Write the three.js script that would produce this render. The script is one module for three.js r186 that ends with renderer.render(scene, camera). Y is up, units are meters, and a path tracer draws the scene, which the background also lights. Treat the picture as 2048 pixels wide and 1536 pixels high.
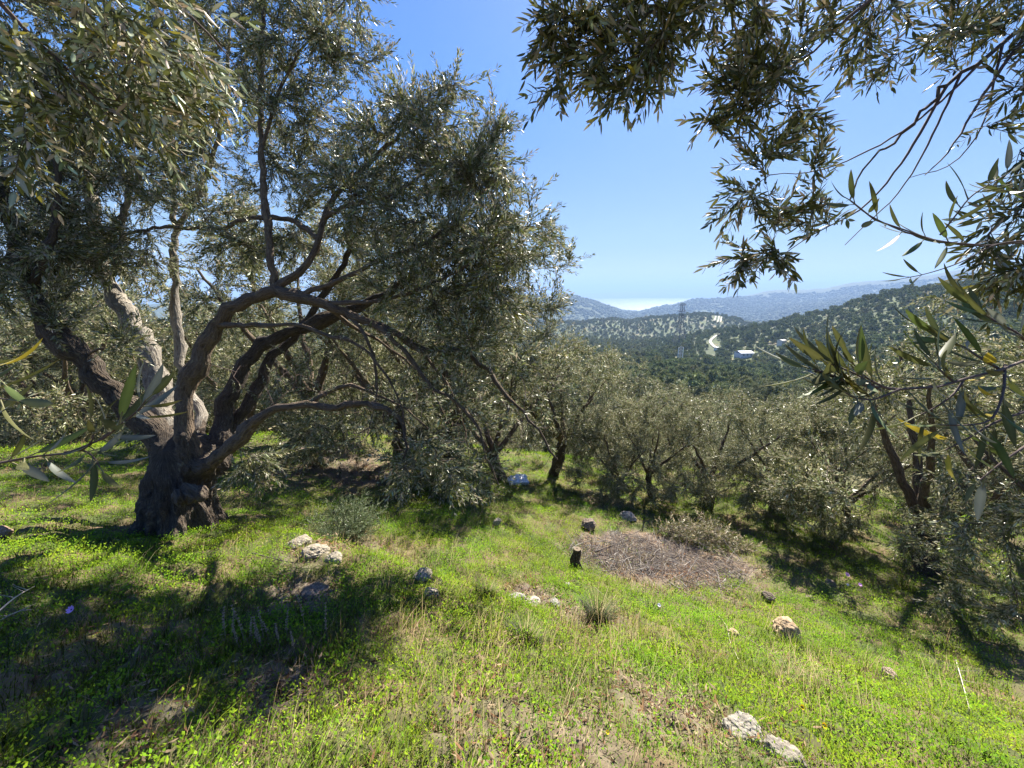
import * as THREE from 'three';
import { MarchingCubes } from 'three/addons/objects/MarchingCubes.js';
import { mergeGeometries, mergeVertices } from 'three/addons/utils/BufferGeometryUtils.js';
import { createNoise2D, createNoise3D, createNoise4D } from 'simplex-noise';

// ------------------------------------------------------------------ camera, sky, sun, air, exposure
const scene = new THREE.Scene();
const EYE = new THREE.Vector3(0, 1.6, 0), PITCH = THREE.MathUtils.degToRad(13.4);
const camera = new THREE.PerspectiveCamera(90, 1024 / 768, 0.05, 90000);
camera.position.copy(EYE);
camera.rotation.set(-PITCH, 0, 0);
scene.add(camera);

const renderer = new THREE.WebGLRenderer({ antialias: true });
renderer.toneMapping = THREE.LinearToneMapping;
renderer.toneMappingExposure = 3.5;
renderer.shadowMap.enabled = true;

const SUN_AZ = THREE.MathUtils.degToRad(27), SUN_EL = THREE.MathUtils.degToRad(43);
const SUN = new THREE.Vector3(Math.sin(SUN_AZ) * Math.cos(SUN_EL), Math.sin(SUN_EL), -Math.cos(SUN_AZ) * Math.cos(SUN_EL));
{
  const W = 768, H = 384, data = new Float32Array(W * H * 4);
  const zen = [0.011, 0.053, 0.225], mid = [0.037, 0.123, 0.345], low = [0.14, 0.225, 0.335], hor = [0.27, 0.32, 0.35];
  for (let j = 0; j < H; j++) for (let i = 0; i < W; i++) {
    const el = ((j + 0.5) / H - 0.5) * Math.PI, az = ((i + 0.5) / W - 0.5) * 2 * Math.PI, y = Math.sin(el);
    const c = Math.cos(az) * Math.cos(el) * SUN.x + y * SUN.y + Math.sin(az) * Math.cos(el) * SUN.z;
    const e = Math.max(0, el) * 57.2958;
    const glow = 0.14 * Math.exp(-(1 - c) * 9) + 0.3 * Math.exp(-(1 - c) * 60);
    for (let k = 0; k < 3; k++) {
      const s = (a, b, t) => a + (b - a) * t * t * (3 - 2 * t), cl = (x) => Math.min(1, Math.max(0, x));
      let v = e < 7 ? s(hor[k], low[k], cl(e / 7)) : e < 24 ? low[k] + (mid[k] - low[k]) * (1 - Math.pow(1 - cl((e - 7) / 17), 1.6)) : mid[k] + (zen[k] - mid[k]) * (1 - Math.pow(1 - cl((e - 24) / 40), 1.7));
      v *= 1 + 0.12 * c;
      data[(j * W + i) * 4 + k] = 0.77 * v + 0.75 * glow * [1, 0.98, 0.92][k];
    }
    data[(j * W + i) * 4 + 3] = 1;
  }
  const sky = new THREE.DataTexture(data, W, H, THREE.RGBAFormat, THREE.FloatType);
  sky.mapping = THREE.EquirectangularReflectionMapping;
  sky.magFilter = sky.minFilter = THREE.LinearFilter;
  sky.needsUpdate = true;
  scene.background = sky;
  scene.environment = sky;
}
const sun = new THREE.DirectionalLight(new THREE.Color().setRGB(1, 0.93, 0.82), 5);
sun.position.copy(SUN).multiplyScalar(60);
sun.target.position.set(0, -3, -6);
sun.position.add(sun.target.position);
sun.castShadow = true;
sun.shadow.mapSize.set(4096, 4096);
Object.assign(sun.shadow.camera, { left: -30, right: 30, top: 30, bottom: -30, near: 1, far: 140 });
scene.add(sun, sun.target);
scene.fog = new THREE.FogExp2(new THREE.Color().setRGB(0.4, 0.61, 0.96), 0.00022);

// ------------------------------------------------------------------ small tools
const V = (x, y, z) => new THREE.Vector3(x, y, z);
function rng(seed) { let s = seed >>> 0; return () => { s = (s + 0x6d2b79f5) | 0; let t = Math.imul(s ^ (s >>> 15), 1 | s); t = (t + Math.imul(t ^ (t >>> 7), 61 | t)) ^ t; return ((t ^ (t >>> 14)) >>> 0) / 4294967296; }; }
const N2 = createNoise2D(rng(11)), N3 = createNoise3D(rng(12)), N4 = createNoise4D(rng(13));
const clamp = THREE.MathUtils.clamp, lerp = THREE.MathUtils.lerp, smooth = THREE.MathUtils.smoothstep;
const fbm = (x, y, o = 4) => { let s = 0, a = 0.5; for (let i = 0; i < o; i++, x *= 2.03, y *= 2.03, a *= 0.5) s += a * N2(x + i * 17, y - i * 9); return s; };
// the way from a place in the photograph (2048 x 1536) and a depth to a point of the grove
const FWD = V(0, -Math.sin(PITCH), -Math.cos(PITCH)), UP = V(0, Math.cos(PITCH), -Math.sin(PITCH));
const ray = (px, py) => V((px - 1024) / 768, 0, 0).addScaledVector(UP, (768 - py) / 768).add(FWD);
const at = (px, py, d) => ray(px, py).multiplyScalar(d).add(EYE);

const taken = new Map();
function numbered(name) { const n = taken.get(name) ?? 0; taken.set(name, n + 1); return n ? name + '_' + String(n).padStart(3, '0') : name; }
function tag(o, label, category, group, kind) {
  o.name = numbered(o.name);
  if (label) o.userData.label = label;
  if (category) o.userData.category = category;
  if (group) o.userData.group = group;
  if (kind) o.userData.kind = kind;
  scene.add(o);
  return o;
}
function thing(name, label, category, pos, group) {
  const o = new THREE.Group();
  o.name = name;
  if (pos) o.position.copy(pos);
  return tag(o, label, category, group);
}
function part(name, geo, mat, parent, kind) {
  const m = new THREE.Mesh(geo, mat);
  m.name = name; m.castShadow = m.receiveShadow = true;
  if (kind) m.userData.kind = kind;
  if (parent) parent.add(m);
  return m;
}

// geometry under construction: positions, normals, colours, uv, triangles
class GB {
  constructor() { this.p = []; this.n = []; this.c = []; this.u = []; this.i = []; }
  v(p, n, c = [1, 1, 1], u = 0, w = 0) { this.p.push(p.x, p.y, p.z); this.n.push(n.x, n.y, n.z); this.c.push(c[0], c[1], c[2]); this.u.push(u, w); return this.p.length / 3 - 1; }
  t(a, b, c) { this.i.push(a, b, c); }
  geo() {
    const g = new THREE.BufferGeometry();
    g.setAttribute('position', new THREE.BufferAttribute(new Float32Array(this.p), 3));
    g.setAttribute('normal', new THREE.BufferAttribute(new Float32Array(this.n), 3));
    g.setAttribute('color', new THREE.BufferAttribute(new Float32Array(this.c), 3));
    g.setAttribute('uv', new THREE.BufferAttribute(new Float32Array(this.u), 2));
    g.setIndex(new THREE.BufferAttribute(new Uint32Array(this.i), 1));
    return g;
  }
}
function tube(gb, pts, rad, sides = 6, col = [1, 1, 1], lumpy = 0) {
  const n = pts.length; if (n < 2) return;
  const t = V(), nx = V(), ny = V(), q = V();
  let first = -1, len = 0;
  for (let k = 0; k < n; k++) {
    t.subVectors(pts[Math.min(n - 1, k + 1)], pts[Math.max(0, k - 1)]).normalize();
    if (k === 0) { nx.set(Math.abs(t.y) < 0.9 ? 0 : 1, Math.abs(t.y) < 0.9 ? 1 : 0, 0); }
    nx.addScaledVector(t, -nx.dot(t)).normalize(); ny.crossVectors(t, nx);
    if (k) len += pts[k].distanceTo(pts[k - 1]);
    for (let s = 0; s <= sides; s++) {
      const a = (s % sides) / sides * Math.PI * 2, ca = Math.cos(a), sa = Math.sin(a);
      let r = rad[k];
      q.copy(nx).multiplyScalar(ca).addScaledVector(ny, sa);
      if (lumpy) r *= 1 + lumpy * (N3(pts[k].x * 3.1 + q.x * 0.8, pts[k].y * 3.1 + q.y * 0.8, pts[k].z * 3.1 + q.z * 0.8) + 0.5 * N3(pts[k].x * 9 + q.x * 1.9, pts[k].y * 9 + q.y * 1.9, pts[k].z * 9 + q.z * 1.9));
      const id = gb.v(V().copy(pts[k]).addScaledVector(q, r), q, col, s / sides * Math.max(0.05, Math.PI * 2 * rad[0]), len);
      if (first < 0) first = id;
    }
  }
  const w = sides + 1;
  for (let k = 0; k < n - 1; k++) for (let s = 0; s < sides; s++) {
    const a = first + k * w + s, b = a + 1, c = a + w, d = c + 1;
    gb.t(a, b, c); gb.t(b, d, c);
  }
  if (rad[n - 1] > 0.004) {
    const c = gb.v(V().copy(pts[n - 1]).addScaledVector(t, rad[n - 1] * 0.25), t, col, 0, len);
    for (let s = 0; s < sides; s++) gb.t(first + (n - 1) * w + s, first + (n - 1) * w + s + 1, c);
  }
}
// a smooth line through given points, resampled
function line(pts, step) {
  const c = new THREE.CatmullRomCurve3(pts, false, 'centripetal'), n = Math.max(2, Math.round(c.getLength() / step));
  return c.getSpacedPoints(n);
}
// ------------------------------------------------------------------ the lie of the land
// near slope: a thin plate through places where the photograph shows what stands on the ground
const PLATE = (() => {
  const P = [[365, 1052, 4.9], [612, 878, 11.5], [60, 815, 16], [150, 870, 12], [1000, 960, 10.5], [1110, 955, 11.5], [1300, 998, 10], [1415, 1005, 10], [1160, 1130, 6.1], [1310, 1110, 6.4], [1470, 1160, 5.9], [1850, 1150, 6.6], [1570, 1280, 4.2], [1024, 1536, 1.75], [60, 1536, 1.55], [2048, 1536, 2.05], [2048, 1300, 4.4], [700, 1000, 7.5], [1024, 1250, 3.3], [1024, 1050, 6.4], [1600, 1010, 9.6]]
    .map(([x, y, d]) => at(x, y, d)).map((p) => [p.x, p.z, p.y]);
  P.push([0, 0, 0], [-4, 0.5, 0.45], [4, 0.5, -0.6], [0, 4, 1.3], [-5, 5, 2], [5, 5, 0.9]);
  const n = P.length, U = (r2) => (r2 < 1e-9 ? 0 : 0.5 * r2 * Math.log(r2)), A = [];
  for (let i = 0; i < n; i++) A.push([...P.map((q, j) => U((q[0] - P[i][0]) ** 2 + (q[1] - P[i][1]) ** 2) + (i === j ? 0.6 : 0)), 1, P[i][0], P[i][1], P[i][2]]);
  for (let k = 0; k < 3; k++) A.push([...P.map((q) => (k ? q[k - 1] : 1)), 0, 0, 0, 0]);
  const m = n + 3;
  for (let i = 0; i < m; i++) {
    let b = i; for (let r = i + 1; r < m; r++) if (Math.abs(A[r][i]) > Math.abs(A[b][i])) b = r;
    const row = A[i]; A[i] = A[b]; A[b] = row;
    for (let r = 0; r < m; r++) if (r !== i && A[r][i]) { const f = A[r][i] / A[i][i]; for (let c = i; c <= m; c++) A[r][c] -= f * A[i][c]; }
  }
  const w = A.map((r, i) => r[m] / r[i]);
  return (x, z) => { let h = w[n] + w[n + 1] * x + w[n + 2] * z; for (let i = 0; i < n; i++) h += w[i] * U((x - P[i][0]) ** 2 + (z - P[i][1]) ** 2); return h; };
})();
// far land: how high in the picture the treetops stand at growing distances, column by column
const RHO = [26, 45, 80, 150, 250, 350, 450, 620, 900, 1300, 1800, 2500, 3300, 4000, 5000];
const COLS = [
  [-400, [800, 775, 745, 715, 690, 680, 675, 668, 655, 650, 640, 612, 616, 622, 645]],
  [0, [800, 775, 745, 715, 690, 680, 675, 668, 655, 650, 640, 612, 616, 622, 645]],
  [600, [850, 800, 760, 720, 695, 685, 680, 670, 650, 650, 640, 606, 612, 618, 645]],
  [900, [862, 806, 772, 730, 702, 691, 682, 670, 650, 650, 635, 590, 606, 615, 645]],
  [1040, [864, 808, 774, 734, 704, 692, 684, 671, 648, 652, 636, 593, 607, 618, 640]],
  [1130, [865, 810, 777, 735, 706, 693, 684, 672, 644, 652, 640, 587, 607, 620, 640]],
  [1200, [866, 812, 777, 735, 708, 695, 685, 672, 640, 650, 643, 607, 612, 622, 640]],
  [1260, [868, 812, 777, 735, 710, 697, 686, 672, 635, 648, 642, 629, 621, 626, 640]],
  [1300, [870, 813, 777, 736, 712, 699, 687, 672, 632, 648, 642, 628, 615, 620, 640]],
  [1400, [875, 816, 780, 741, 718, 690, 664, 675, 626, 645, 641, 628, 598, 612, 635]],
  [1500, [880, 820, 785, 750, 726, 682, 645, 672, 645, 650, 646, 625, 600, 586, 630]],
  [1600, [886, 825, 790, 755, 716, 662, 627, 650, 655, 655, 642, 612, 596, 577, 625]],
  [1750, [892, 830, 790, 745, 690, 625, 582, 625, 650, 650, 625, 596, 580, 560, 620]],
  [1900, [900, 830, 780, 718, 655, 592, 558, 610, 640, 640, 610, 575, 560, 541, 615]],
  [2048, [900, 820, 760, 690, 622, 568, 538, 600, 630, 630, 600, 560, 540, 520, 610]],
  [2500, [900, 800, 730, 660, 590, 540, 520, 590, 620, 620, 590, 550, 530, 515, 600]],
].map(([px, ys]) => {
  const az = Math.atan2((px - 1024) / 768, 0.99);
  return [az, ys.map((y, k) => { const d = ray(px, y), r = RHO[k]; return Math.max(EYE.y + r * d.y / Math.hypot(d.x, d.z) - (r < 1000 ? 3.6 : 5), -190); })];
});
const SEA = -180, LR = RHO.map(Math.log);
const cr = (a, b, c, d, t) => 0.5 * (2 * b + (c - a) * t + (2 * a - 5 * b + 4 * c - d) * t * t + (3 * b - a - 3 * c + d) * t * t * t);
function farH(az, rho) {
  let c = 0; while (c < COLS.length - 2 && az > COLS[c + 1][0]) c++;
  const L = Math.log(rho); let k = 0; while (k < LR.length - 2 && L > LR[k + 1]) k++;
  const t = clamp((L - LR[k]) / (LR[k + 1] - LR[k]), 0, 1), s = clamp((az - COLS[c][0]) / (COLS[c + 1][0] - COLS[c][0]), 0, 1);
  const at1 = (i) => { const h = COLS[clamp(i, 0, COLS.length - 1)][1]; return cr(h[Math.max(0, k - 1)], h[k], h[k + 1], h[Math.min(h.length - 1, k + 2)], t); };
  return cr(at1(c - 1), at1(c), at1(c + 1), at1(c + 2), s);
}
const EDGE = [[470, 1075, 4.75], [560, 1082, 4.7], [680, 1112, 4.4], [850, 1180, 3.9], [1040, 1205, 3.55], [1120, 1215, 3.45]].map((e) => at(...e));
function lip(x, z) {            // the low bank with stones along the edge of the upper terrace
  let best = 9, side = 0, along = 0;
  for (let i = 0; i < EDGE.length - 1; i++) {
    const a = EDGE[i], b = EDGE[i + 1], dx = b.x - a.x, dz = b.z - a.z, L2 = dx * dx + dz * dz, t = clamp(((x - a.x) * dx + (z - a.z) * dz) / L2, 0, 1);
    const ex = x - a.x - dx * t, ez = z - a.z - dz * t, d = Math.hypot(ex, ez);
    if (d < best) { best = d; side = dx * ez - dz * ex > 0 ? 1 : -1; along = (i + t) / (EDGE.length - 1); }
  }
  const end = smooth(along, 0.0, 0.15) * (1 - smooth(along, 0.8, 1));
  return end * (side > 0 ? 0.13 * Math.exp(-best * best / 0.5) : 0.13 * Math.exp(-best * best / 0.012) - 0.1 * Math.exp(-((best - 0.35) ** 2) / 0.09));
}
function groundH(x, z) {
  const rho = Math.hypot(x, z), az = Math.atan2(x, -z);
  let h;
  const front = 1 - smooth(Math.abs(az), 1.35, 2.2);
  if (rho < 30) {
    const near = rho < 20 ? PLATE(x, z) : PLATE(x * 20 / rho, z * 20 / rho);
    const w = smooth(rho, 13, 27);
    h = w > 0 ? near * (1 - w) + farH(az, Math.max(rho, 26)) * w : near;
    if (rho < 9) h += lip(x, z);
    h += 0.05 * fbm(x * 0.7, z * 0.7, 3) + 0.042 * N2(x * 3.1, z * 3.1) + 0.016 * N2(x * 8.3 + 5, z * 8.3);
  } else {
    h = farH(az, rho);
    h += Math.min(0.012 * rho, 16) * fbm(x / (30 + rho * 0.12), z / (30 + rho * 0.12), 5) * smooth(rho, 30, 120) * (rho > 1000 ? 1.5 : 0.8);
    h = lerp(h, SEA - 6, smooth(rho, 4300, 5400));
  }
  if (front < 1) h = lerp(rho < 30 ? h : Math.min(PLATE(x * 20 / rho, z * 20 / rho) + (rho - 20) * 0.1 * Math.sign(z), 60), h, rho < 20 ? 1 : front);
  return h;
}
function groundHit(px, py, from = 0.8, to = 6000) {
  const d = ray(px, py), p = V(); let t = from, prev = from;
  for (; t < to; prev = t, t *= 1.012) { p.copy(EYE).addScaledVector(d, t); if (p.y < groundH(p.x, p.z)) break; }
  for (let k = 0; k < 18; k++) { const m = (prev + t) / 2; p.copy(EYE).addScaledVector(d, m); if (p.y < groundH(p.x, p.z)) t = m; else prev = m; }
  return p.copy(EYE).addScaledVector(d, t);
}
// bare and dry places of the meadow: [x, z, radius, strength]
const BARE = [[1310, 1115, 1.15, 1], [1230, 1110, 0.8, 1], [1420, 1130, 0.8, 0.9], [1180, 1235, 0.35, 0.6], [1060, 1200, 0.3, 0.9], [1330, 1450, 0.24, 0.6], [980, 1480, 0.3, 0.5], [1180, 1500, 0.22, 0.6], [560, 1390, 0.22, 0.8], [600, 1195, 0.35, 0.8], [720, 1100, 0.35, 0.6], [620, 1110, 0.3, 0.5], [1290, 1390, 0.3, 0.5], [1560, 1490, 0.2, 0.5], [130, 870, 1.6, 1], [690, 930, 1.6, 0.8], [760, 950, 0.8, 0.8], [1215, 1010, 0.5, 0.8], [300, 1440, 0.2, 0.6], [650, 1075, 0.3, 0.6]].map(([x, y, r, s]) => { const p = groundHit(x, y); return [p.x, p.z, r, s]; });
function bare(x, z) {
  let b = 0;
  const wob = 1 + 0.35 * N2(x * 1.6, z * 1.6) + 0.2 * N2(x * 5, z * 5);
  for (const [cx, cz, r, s] of BARE) { const d = Math.hypot(x - cx, z - cz) / (r * wob); if (d < 1.3) b = Math.max(b, s * (1 - smooth(d, 0.65, 1.3))); }
  return b;
}
// share of dry straw among the green
function dry(x, z) { return clamp(0.07 + 0.5 * fbm(x * 0.55 + 3, z * 0.55, 3) + (Math.hypot(x + 0.4, z + 2.6) < 2.0 ? 0.2 : 0) + bare(x, z) * 0.5, 0, 1); }

const terrainCol = (() => {
  const soil = [0.15, 0.095, 0.055], moss = [0.05, 0.068, 0.014], straw = [0.24, 0.19, 0.1], hill = [0.05, 0.068, 0.024], lush = [0.085, 0.11, 0.03], rockc = [0.24, 0.21, 0.16], wood = [0.035, 0.05, 0.024];
  const mix = (a, b, t) => [lerp(a[0], b[0], t), lerp(a[1], b[1], t), lerp(a[2], b[2], t)];
  return (x, z) => {
    const rho = Math.hypot(x, z);
    const n = fbm(x * 1.3, z * 1.3, 3), f = 0.5 + 0.5 * N2(x * 9, z * 9);
    let c = mix(mix(soil, moss, clamp(0.62 + n, 0, 1)), straw, clamp(dry(x, z) * 0.55 * f, 0, 1));
    c = mix(c, mix([0.175, 0.14, 0.105], [0.105, 0.075, 0.055], f), bare(x, z));
    if (rho > 16) {
      const s = 22, m = fbm(x / s, z / s, 4), m2 = fbm(x / 60 + 40, z / 60, 3);
      let d = mix(hill, lush, smooth(m + 0.5 * m2, 0.06, 0.45));
      d = mix(d, straw, smooth(m2 - m, 0.28, 0.6) * 0.6);
      d = mix(d, rockc, smooth(fbm(x / 14 + 9, z / 14, 4), 0.38, 0.5) * 0.6);
      d = mix(d, mix(wood, hill, clamp(0.4 + 1.4 * fbm(x / 120, z / 120, 4), 0, 1)), smooth(rho, 1000, 1500));
      c = mix(c, d, smooth(rho, 16, 40));
    }
    return c;
  };
})();
{
  // rings that grow outwards, denser in front of the viewer
  const azs = [];
  for (let a = -64; a <= 64; a += 0.3) azs.push(a);
  for (let a = 68; a < 296; a += 6) azs.push(a);
  azs.push(296);
  const rhos = [0.02]; for (let r = 0.45; r < 5600;) { rhos.push(r); r *= r < 26 ? 1.018 : r < 250 ? 1.03 : 1.02; }
  const W = azs.length, gb = { p: new Float32Array(W * rhos.length * 3), c: new Float32Array(W * rhos.length * 3), i: [] };
  rhos.forEach((r, j) => azs.forEach((a, i) => {
    const A = THREE.MathUtils.degToRad(a), x = r * Math.sin(A), z = -r * Math.cos(A), o = (j * W + i) * 3, c = terrainCol(x, z);
    gb.p.set([x, groundH(x, z), z], o); gb.c.set(c, o);
    if (j && i) { const k = j * W + i; gb.i.push(k - W - 1, k - 1, k - W, k - W, k - 1, k); }
  }));
  const g = new THREE.BufferGeometry();
  g.setAttribute('position', new THREE.BufferAttribute(gb.p, 3));
  g.setAttribute('color', new THREE.BufferAttribute(gb.c, 3));
  g.setIndex(new THREE.BufferAttribute(new Uint32Array(gb.i), 1));
  g.computeVertexNormals();
  const m = new THREE.Mesh(g, new THREE.MeshStandardMaterial({ vertexColors: true, roughness: 1 }));
  m.material.name = 'soil and turf';
  m.name = 'ground'; m.receiveShadow = true; m.castShadow = true;
  tag(m, 'grassy slope that falls from the viewer into the wooded valley', null, null, 'structure');
}
{ // the sea and the far shore
  const g = new THREE.PlaneGeometry(70000, 42000); g.rotateX(-Math.PI / 2); g.translate(8000, SEA, -25000);
  const size = 256, data = new Float32Array(size * size * 4);
  for (let j = 0; j < size; j++) for (let i = 0; i < size; i++) {
    const a = i / size * 2 * Math.PI, b = j / size * 2 * Math.PI;
    let h = 0.5; for (let k = 0, s = 2, w = 0.25; k < 4; k++, s *= 2, w *= 0.55) h += w * N4(s * Math.cos(a), s * Math.sin(a), s * Math.cos(b) + k * 9, s * Math.sin(b));
    data.set([h, h, h, 1], (j * size + i) * 4);
  }
  const m = new THREE.Mesh(g, new THREE.MeshPhysicalMaterial({ color: new THREE.Color().setRGB(0.02, 0.06, 0.1), roughness: 0.52, metalness: 0, ior: 1.45 }));
  m.material.name = 'sea water';
  m.name = 'sea';
  tag(m, 'pale sea with bright sun glitter beyond the hills', null, null, 'structure');
  const land = new GB(), M = 120;
  for (let i = 0; i <= M; i++) {
    const px = 1050 + i * 8, top = clamp(smooth(px, 1180, 1560) * 1 - smooth(px, 1570, 1900) * 0.55, 0, 1) * 22 + 3 * N2(px / 60, 4) + 1;
    const r = ray(px, 587 - Math.max(0.4, top)), hyp = Math.hypot(r.x, r.z), D = 13000 + 1500 * N2(px / 200, 9), base = V(r.x / hyp * D, SEA - 10, r.z / hyp * D), crest = V(r.x / hyp * D * 1.06, EYE.y + D * 1.06 * r.y / hyp, r.z / hyp * D * 1.06), back = V(r.x / hyp * D * 1.14, SEA - 10, r.z / hyp * D * 1.14);
    for (const p of [base, crest, back]) land.v(p, V(0, 1, 0.3), [0.09, 0.1, 0.07]);
    if (i) for (let s = 0; s < 2; s++) { const a = (i - 1) * 3 + s, b = i * 3 + s; land.t(a, b, a + 1); land.t(b, b + 1, a + 1); }
  }
  const lg = land.geo(); lg.computeVertexNormals();
  const lm = new THREE.Mesh(lg, new THREE.MeshStandardMaterial({ vertexColors: true, roughness: 1 }));
  lm.material.name = 'distant land'; lm.name = 'hills';
  tag(lm, 'faint far coast across the sea on the horizon', null, null, 'structure');
}
// the pale road and the bare tracks, as they run over the hills; trees keep off them
const ROADS = [
  ['road', [[1452, 664], [1440, 669], [1428, 675], [1421, 682], [1424, 690], [1432, 697]], 2.1, 'pale road curving over the wooded hill beside the pylon', [0.5, 0.46, 0.39]],
  ['dirt_track', [[1432, 632], [1430, 638], [1427, 646]], 1.8, 'leftmost of three pale bare tracks on the far grove hill', [0.4, 0.35, 0.27]],
  ['dirt_track', [[1438, 632], [1437, 639], [1435, 645]], 1.8, 'middle one of three pale bare tracks on the far grove hill', [0.4, 0.35, 0.27]],
  ['dirt_track', [[1443, 634], [1442, 640], [1441, 644]], 1.8, 'rightmost of three pale bare tracks on the far grove hill', [0.4, 0.35, 0.27]],
];
const KEEP_OFF = [];
for (const [, pts, w] of ROADS) { const P = line(pts.map(([x, y]) => groundHit(x, y, 60)), 4); for (const p of P) KEEP_OFF.push([p.x, p.z, w / 2 + 2.5, p.x / -p.z]); }
const SHEDS = [[1487, 713, 18], [1433, 700, 9], [1562, 690, 9]].map(([px, py, half]) => { const p = groundHit(px, py, 110); KEEP_OFF.push([p.x, p.z, 7]); return { p, px, half, d: p.clone().sub(EYE).dot(FWD) }; });
console.log('sheds', SHEDS.map((s) => [s.p.x, s.p.y, s.p.z, s.d].map(Math.round).join(' ')).join(' | '));
// nothing tall between the viewer and these spots: [slope of sight, width, from, to]
const SIGHT = SHEDS.map(({ px, half, d }) => [(px - 1024) / 768, half / 768, d - 26, d + 4]).concat([[1430, 13, 270, 326]].map(([px, half, a, b]) => [(px - 1024) / 768, half / 768, a, b]));
const keepOff = (x, z) => KEEP_OFF.some(([a, b, r]) => (x - a) ** 2 + (z - b) ** 2 < r * r) || SIGHT.some(([s, h, a, b]) => { const d = -z; return d > a && d < b && Math.abs(x / d - s) < h; });
// ------------------------------------------------------------------ materials
function tileTex(size, f, srgb) {
  const data = srgb ? new Uint8Array(size * size * 4) : new Float32Array(size * size * 4);
  for (let j = 0; j < size; j++) for (let i = 0; i < size; i++) {
    const a = i / size * 2 * Math.PI, b = j / size * 2 * Math.PI;
    const noise = (s, t, o = 0) => N4(s * Math.cos(a) + o, s * Math.sin(a), t * Math.cos(b) - o, t * Math.sin(b));
    const c = f(noise, i / size, j / size), k = (j * size + i) * 4;
    for (let q = 0; q < 3; q++) data[k + q] = srgb ? Math.round(255 * clamp(c[q], 0, 1)) : c[q];
    data[k + 3] = srgb ? 255 : 1;
  }
  const t = new THREE.DataTexture(data, size, size, THREE.RGBAFormat, srgb ? THREE.UnsignedByteType : THREE.FloatType);
  t.wrapS = t.wrapT = THREE.RepeatWrapping; t.magFilter = t.minFilter = THREE.LinearFilter; t.needsUpdate = true;
  if (srgb) t.colorSpace = THREE.SRGBColorSpace;
  return t;
}
const RGB = (r, g, b) => new THREE.Color().setRGB(r, g, b);
const barkH = (n) => { let h = 0; for (let k = 0, s = 1, w = 1; k < 4; k++, s *= 2, w *= 0.6) h += w * (1 - Math.abs(n(s * 1.4, s * 0.5, k * 7)) * 1.6); return h / 2.2; };
const barkBump = tileTex(384, (n) => { const h = barkH(n) * 0.8 + 0.2; return [h, h, h]; });
const barkMap = (lo, hi, lichen) => tileTex(384, (n) => {
  const h = clamp(barkH(n) * 0.7 + 0.35 + 0.25 * n(5, 5, 3), 0, 1), l = smooth(n(1.3, 1.3, 31) + 0.5 * n(3, 3, 17), 0.35, 0.8);
  return [0, 1, 2].map((q) => lerp(lerp(lo[q], hi[q], h), lichen[q], l * 0.7));
}, true);
function bark(lo, hi, lichen, name, bump) {
  const map = barkMap(lo, hi, lichen), m = new THREE.MeshStandardMaterial({ map, bumpMap: barkBump, bumpScale: bump, roughness: 0.95 });
  map.repeat.set(1 / 0.45, 1 / 0.6); m.name = name; return m;
}
barkBump.repeat.set(1 / 0.45, 1 / 0.6);
const M = {
  bark: bark([0.1, 0.077, 0.058], [0.34, 0.295, 0.245], [0.42, 0.4, 0.33], 'dark olive bark', 0.05),
  limb: bark([0.17, 0.13, 0.095], [0.43, 0.37, 0.3], [0.5, 0.47, 0.36], 'brown olive bark', 0.022),
  paleBark: bark([0.27, 0.245, 0.215], [0.56, 0.53, 0.48], [0.64, 0.63, 0.58], 'pale grey olive bark', 0.016),
  twig: new THREE.MeshStandardMaterial({ color: RGB(0.085, 0.056, 0.045), roughness: 0.9 }),
  pale: new THREE.MeshStandardMaterial({ color: RGB(0.17, 0.15, 0.12), roughness: 0.85 }),
  leaf: new THREE.MeshPhysicalMaterial({ vertexColors: true, roughness: 1, specularIntensity: 0.25, transmission: 0.27, thickness: 0, clearcoat: 0.4, clearcoatRoughness: 0.28 }),
  overleaf: new THREE.MeshPhysicalMaterial({ vertexColors: true, roughness: 1, specularIntensity: 0.2, transmission: 0.15, thickness: 0, clearcoat: 0.25, clearcoatRoughness: 0.35 }),
  broad: new THREE.MeshPhysicalMaterial({ vertexColors: true, roughness: 1, specularIntensity: 0.3, transmission: 0.24, thickness: 0, clearcoat: 0.2, clearcoatRoughness: 0.4 }),
  far: new THREE.MeshPhysicalMaterial({ vertexColors: true, roughness: 1, specularIntensity: 0.3, transmission: 0.17, thickness: 0 }),
  grass: new THREE.MeshPhysicalMaterial({ vertexColors: true, roughness: 1, specularIntensity: 0.08, transmission: 0.45, thickness: 0 }),
  straw: new THREE.MeshPhysicalMaterial({ vertexColors: true, roughness: 1, specularIntensity: 0.2, transmission: 0.3, thickness: 0 }),
};
M.twig.name = 'brown twig'; M.pale.name = 'pale twig'; M.leaf.name = 'olive leaves'; M.broad.name = 'near olive leaves'; M.far.name = 'far leaves'; M.grass.name = 'fresh grass'; M.straw.name = 'dry straw';

// ------------------------------------------------------------------ leaves
const LEAFC = (R, sun = 0) => {
  const t = R();
  if (t < 0.48) return [0.27 + 0.1 * R(), 0.275 + 0.08 * R(), 0.18 + 0.05 * R()];      // silvery under side
  if (t < 0.51) return [0.26, 0.24, 0.04];
  const k = 0.7 + 0.6 * R(); return [0.1 * k, 0.115 * k, 0.036 * k];
};
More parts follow.
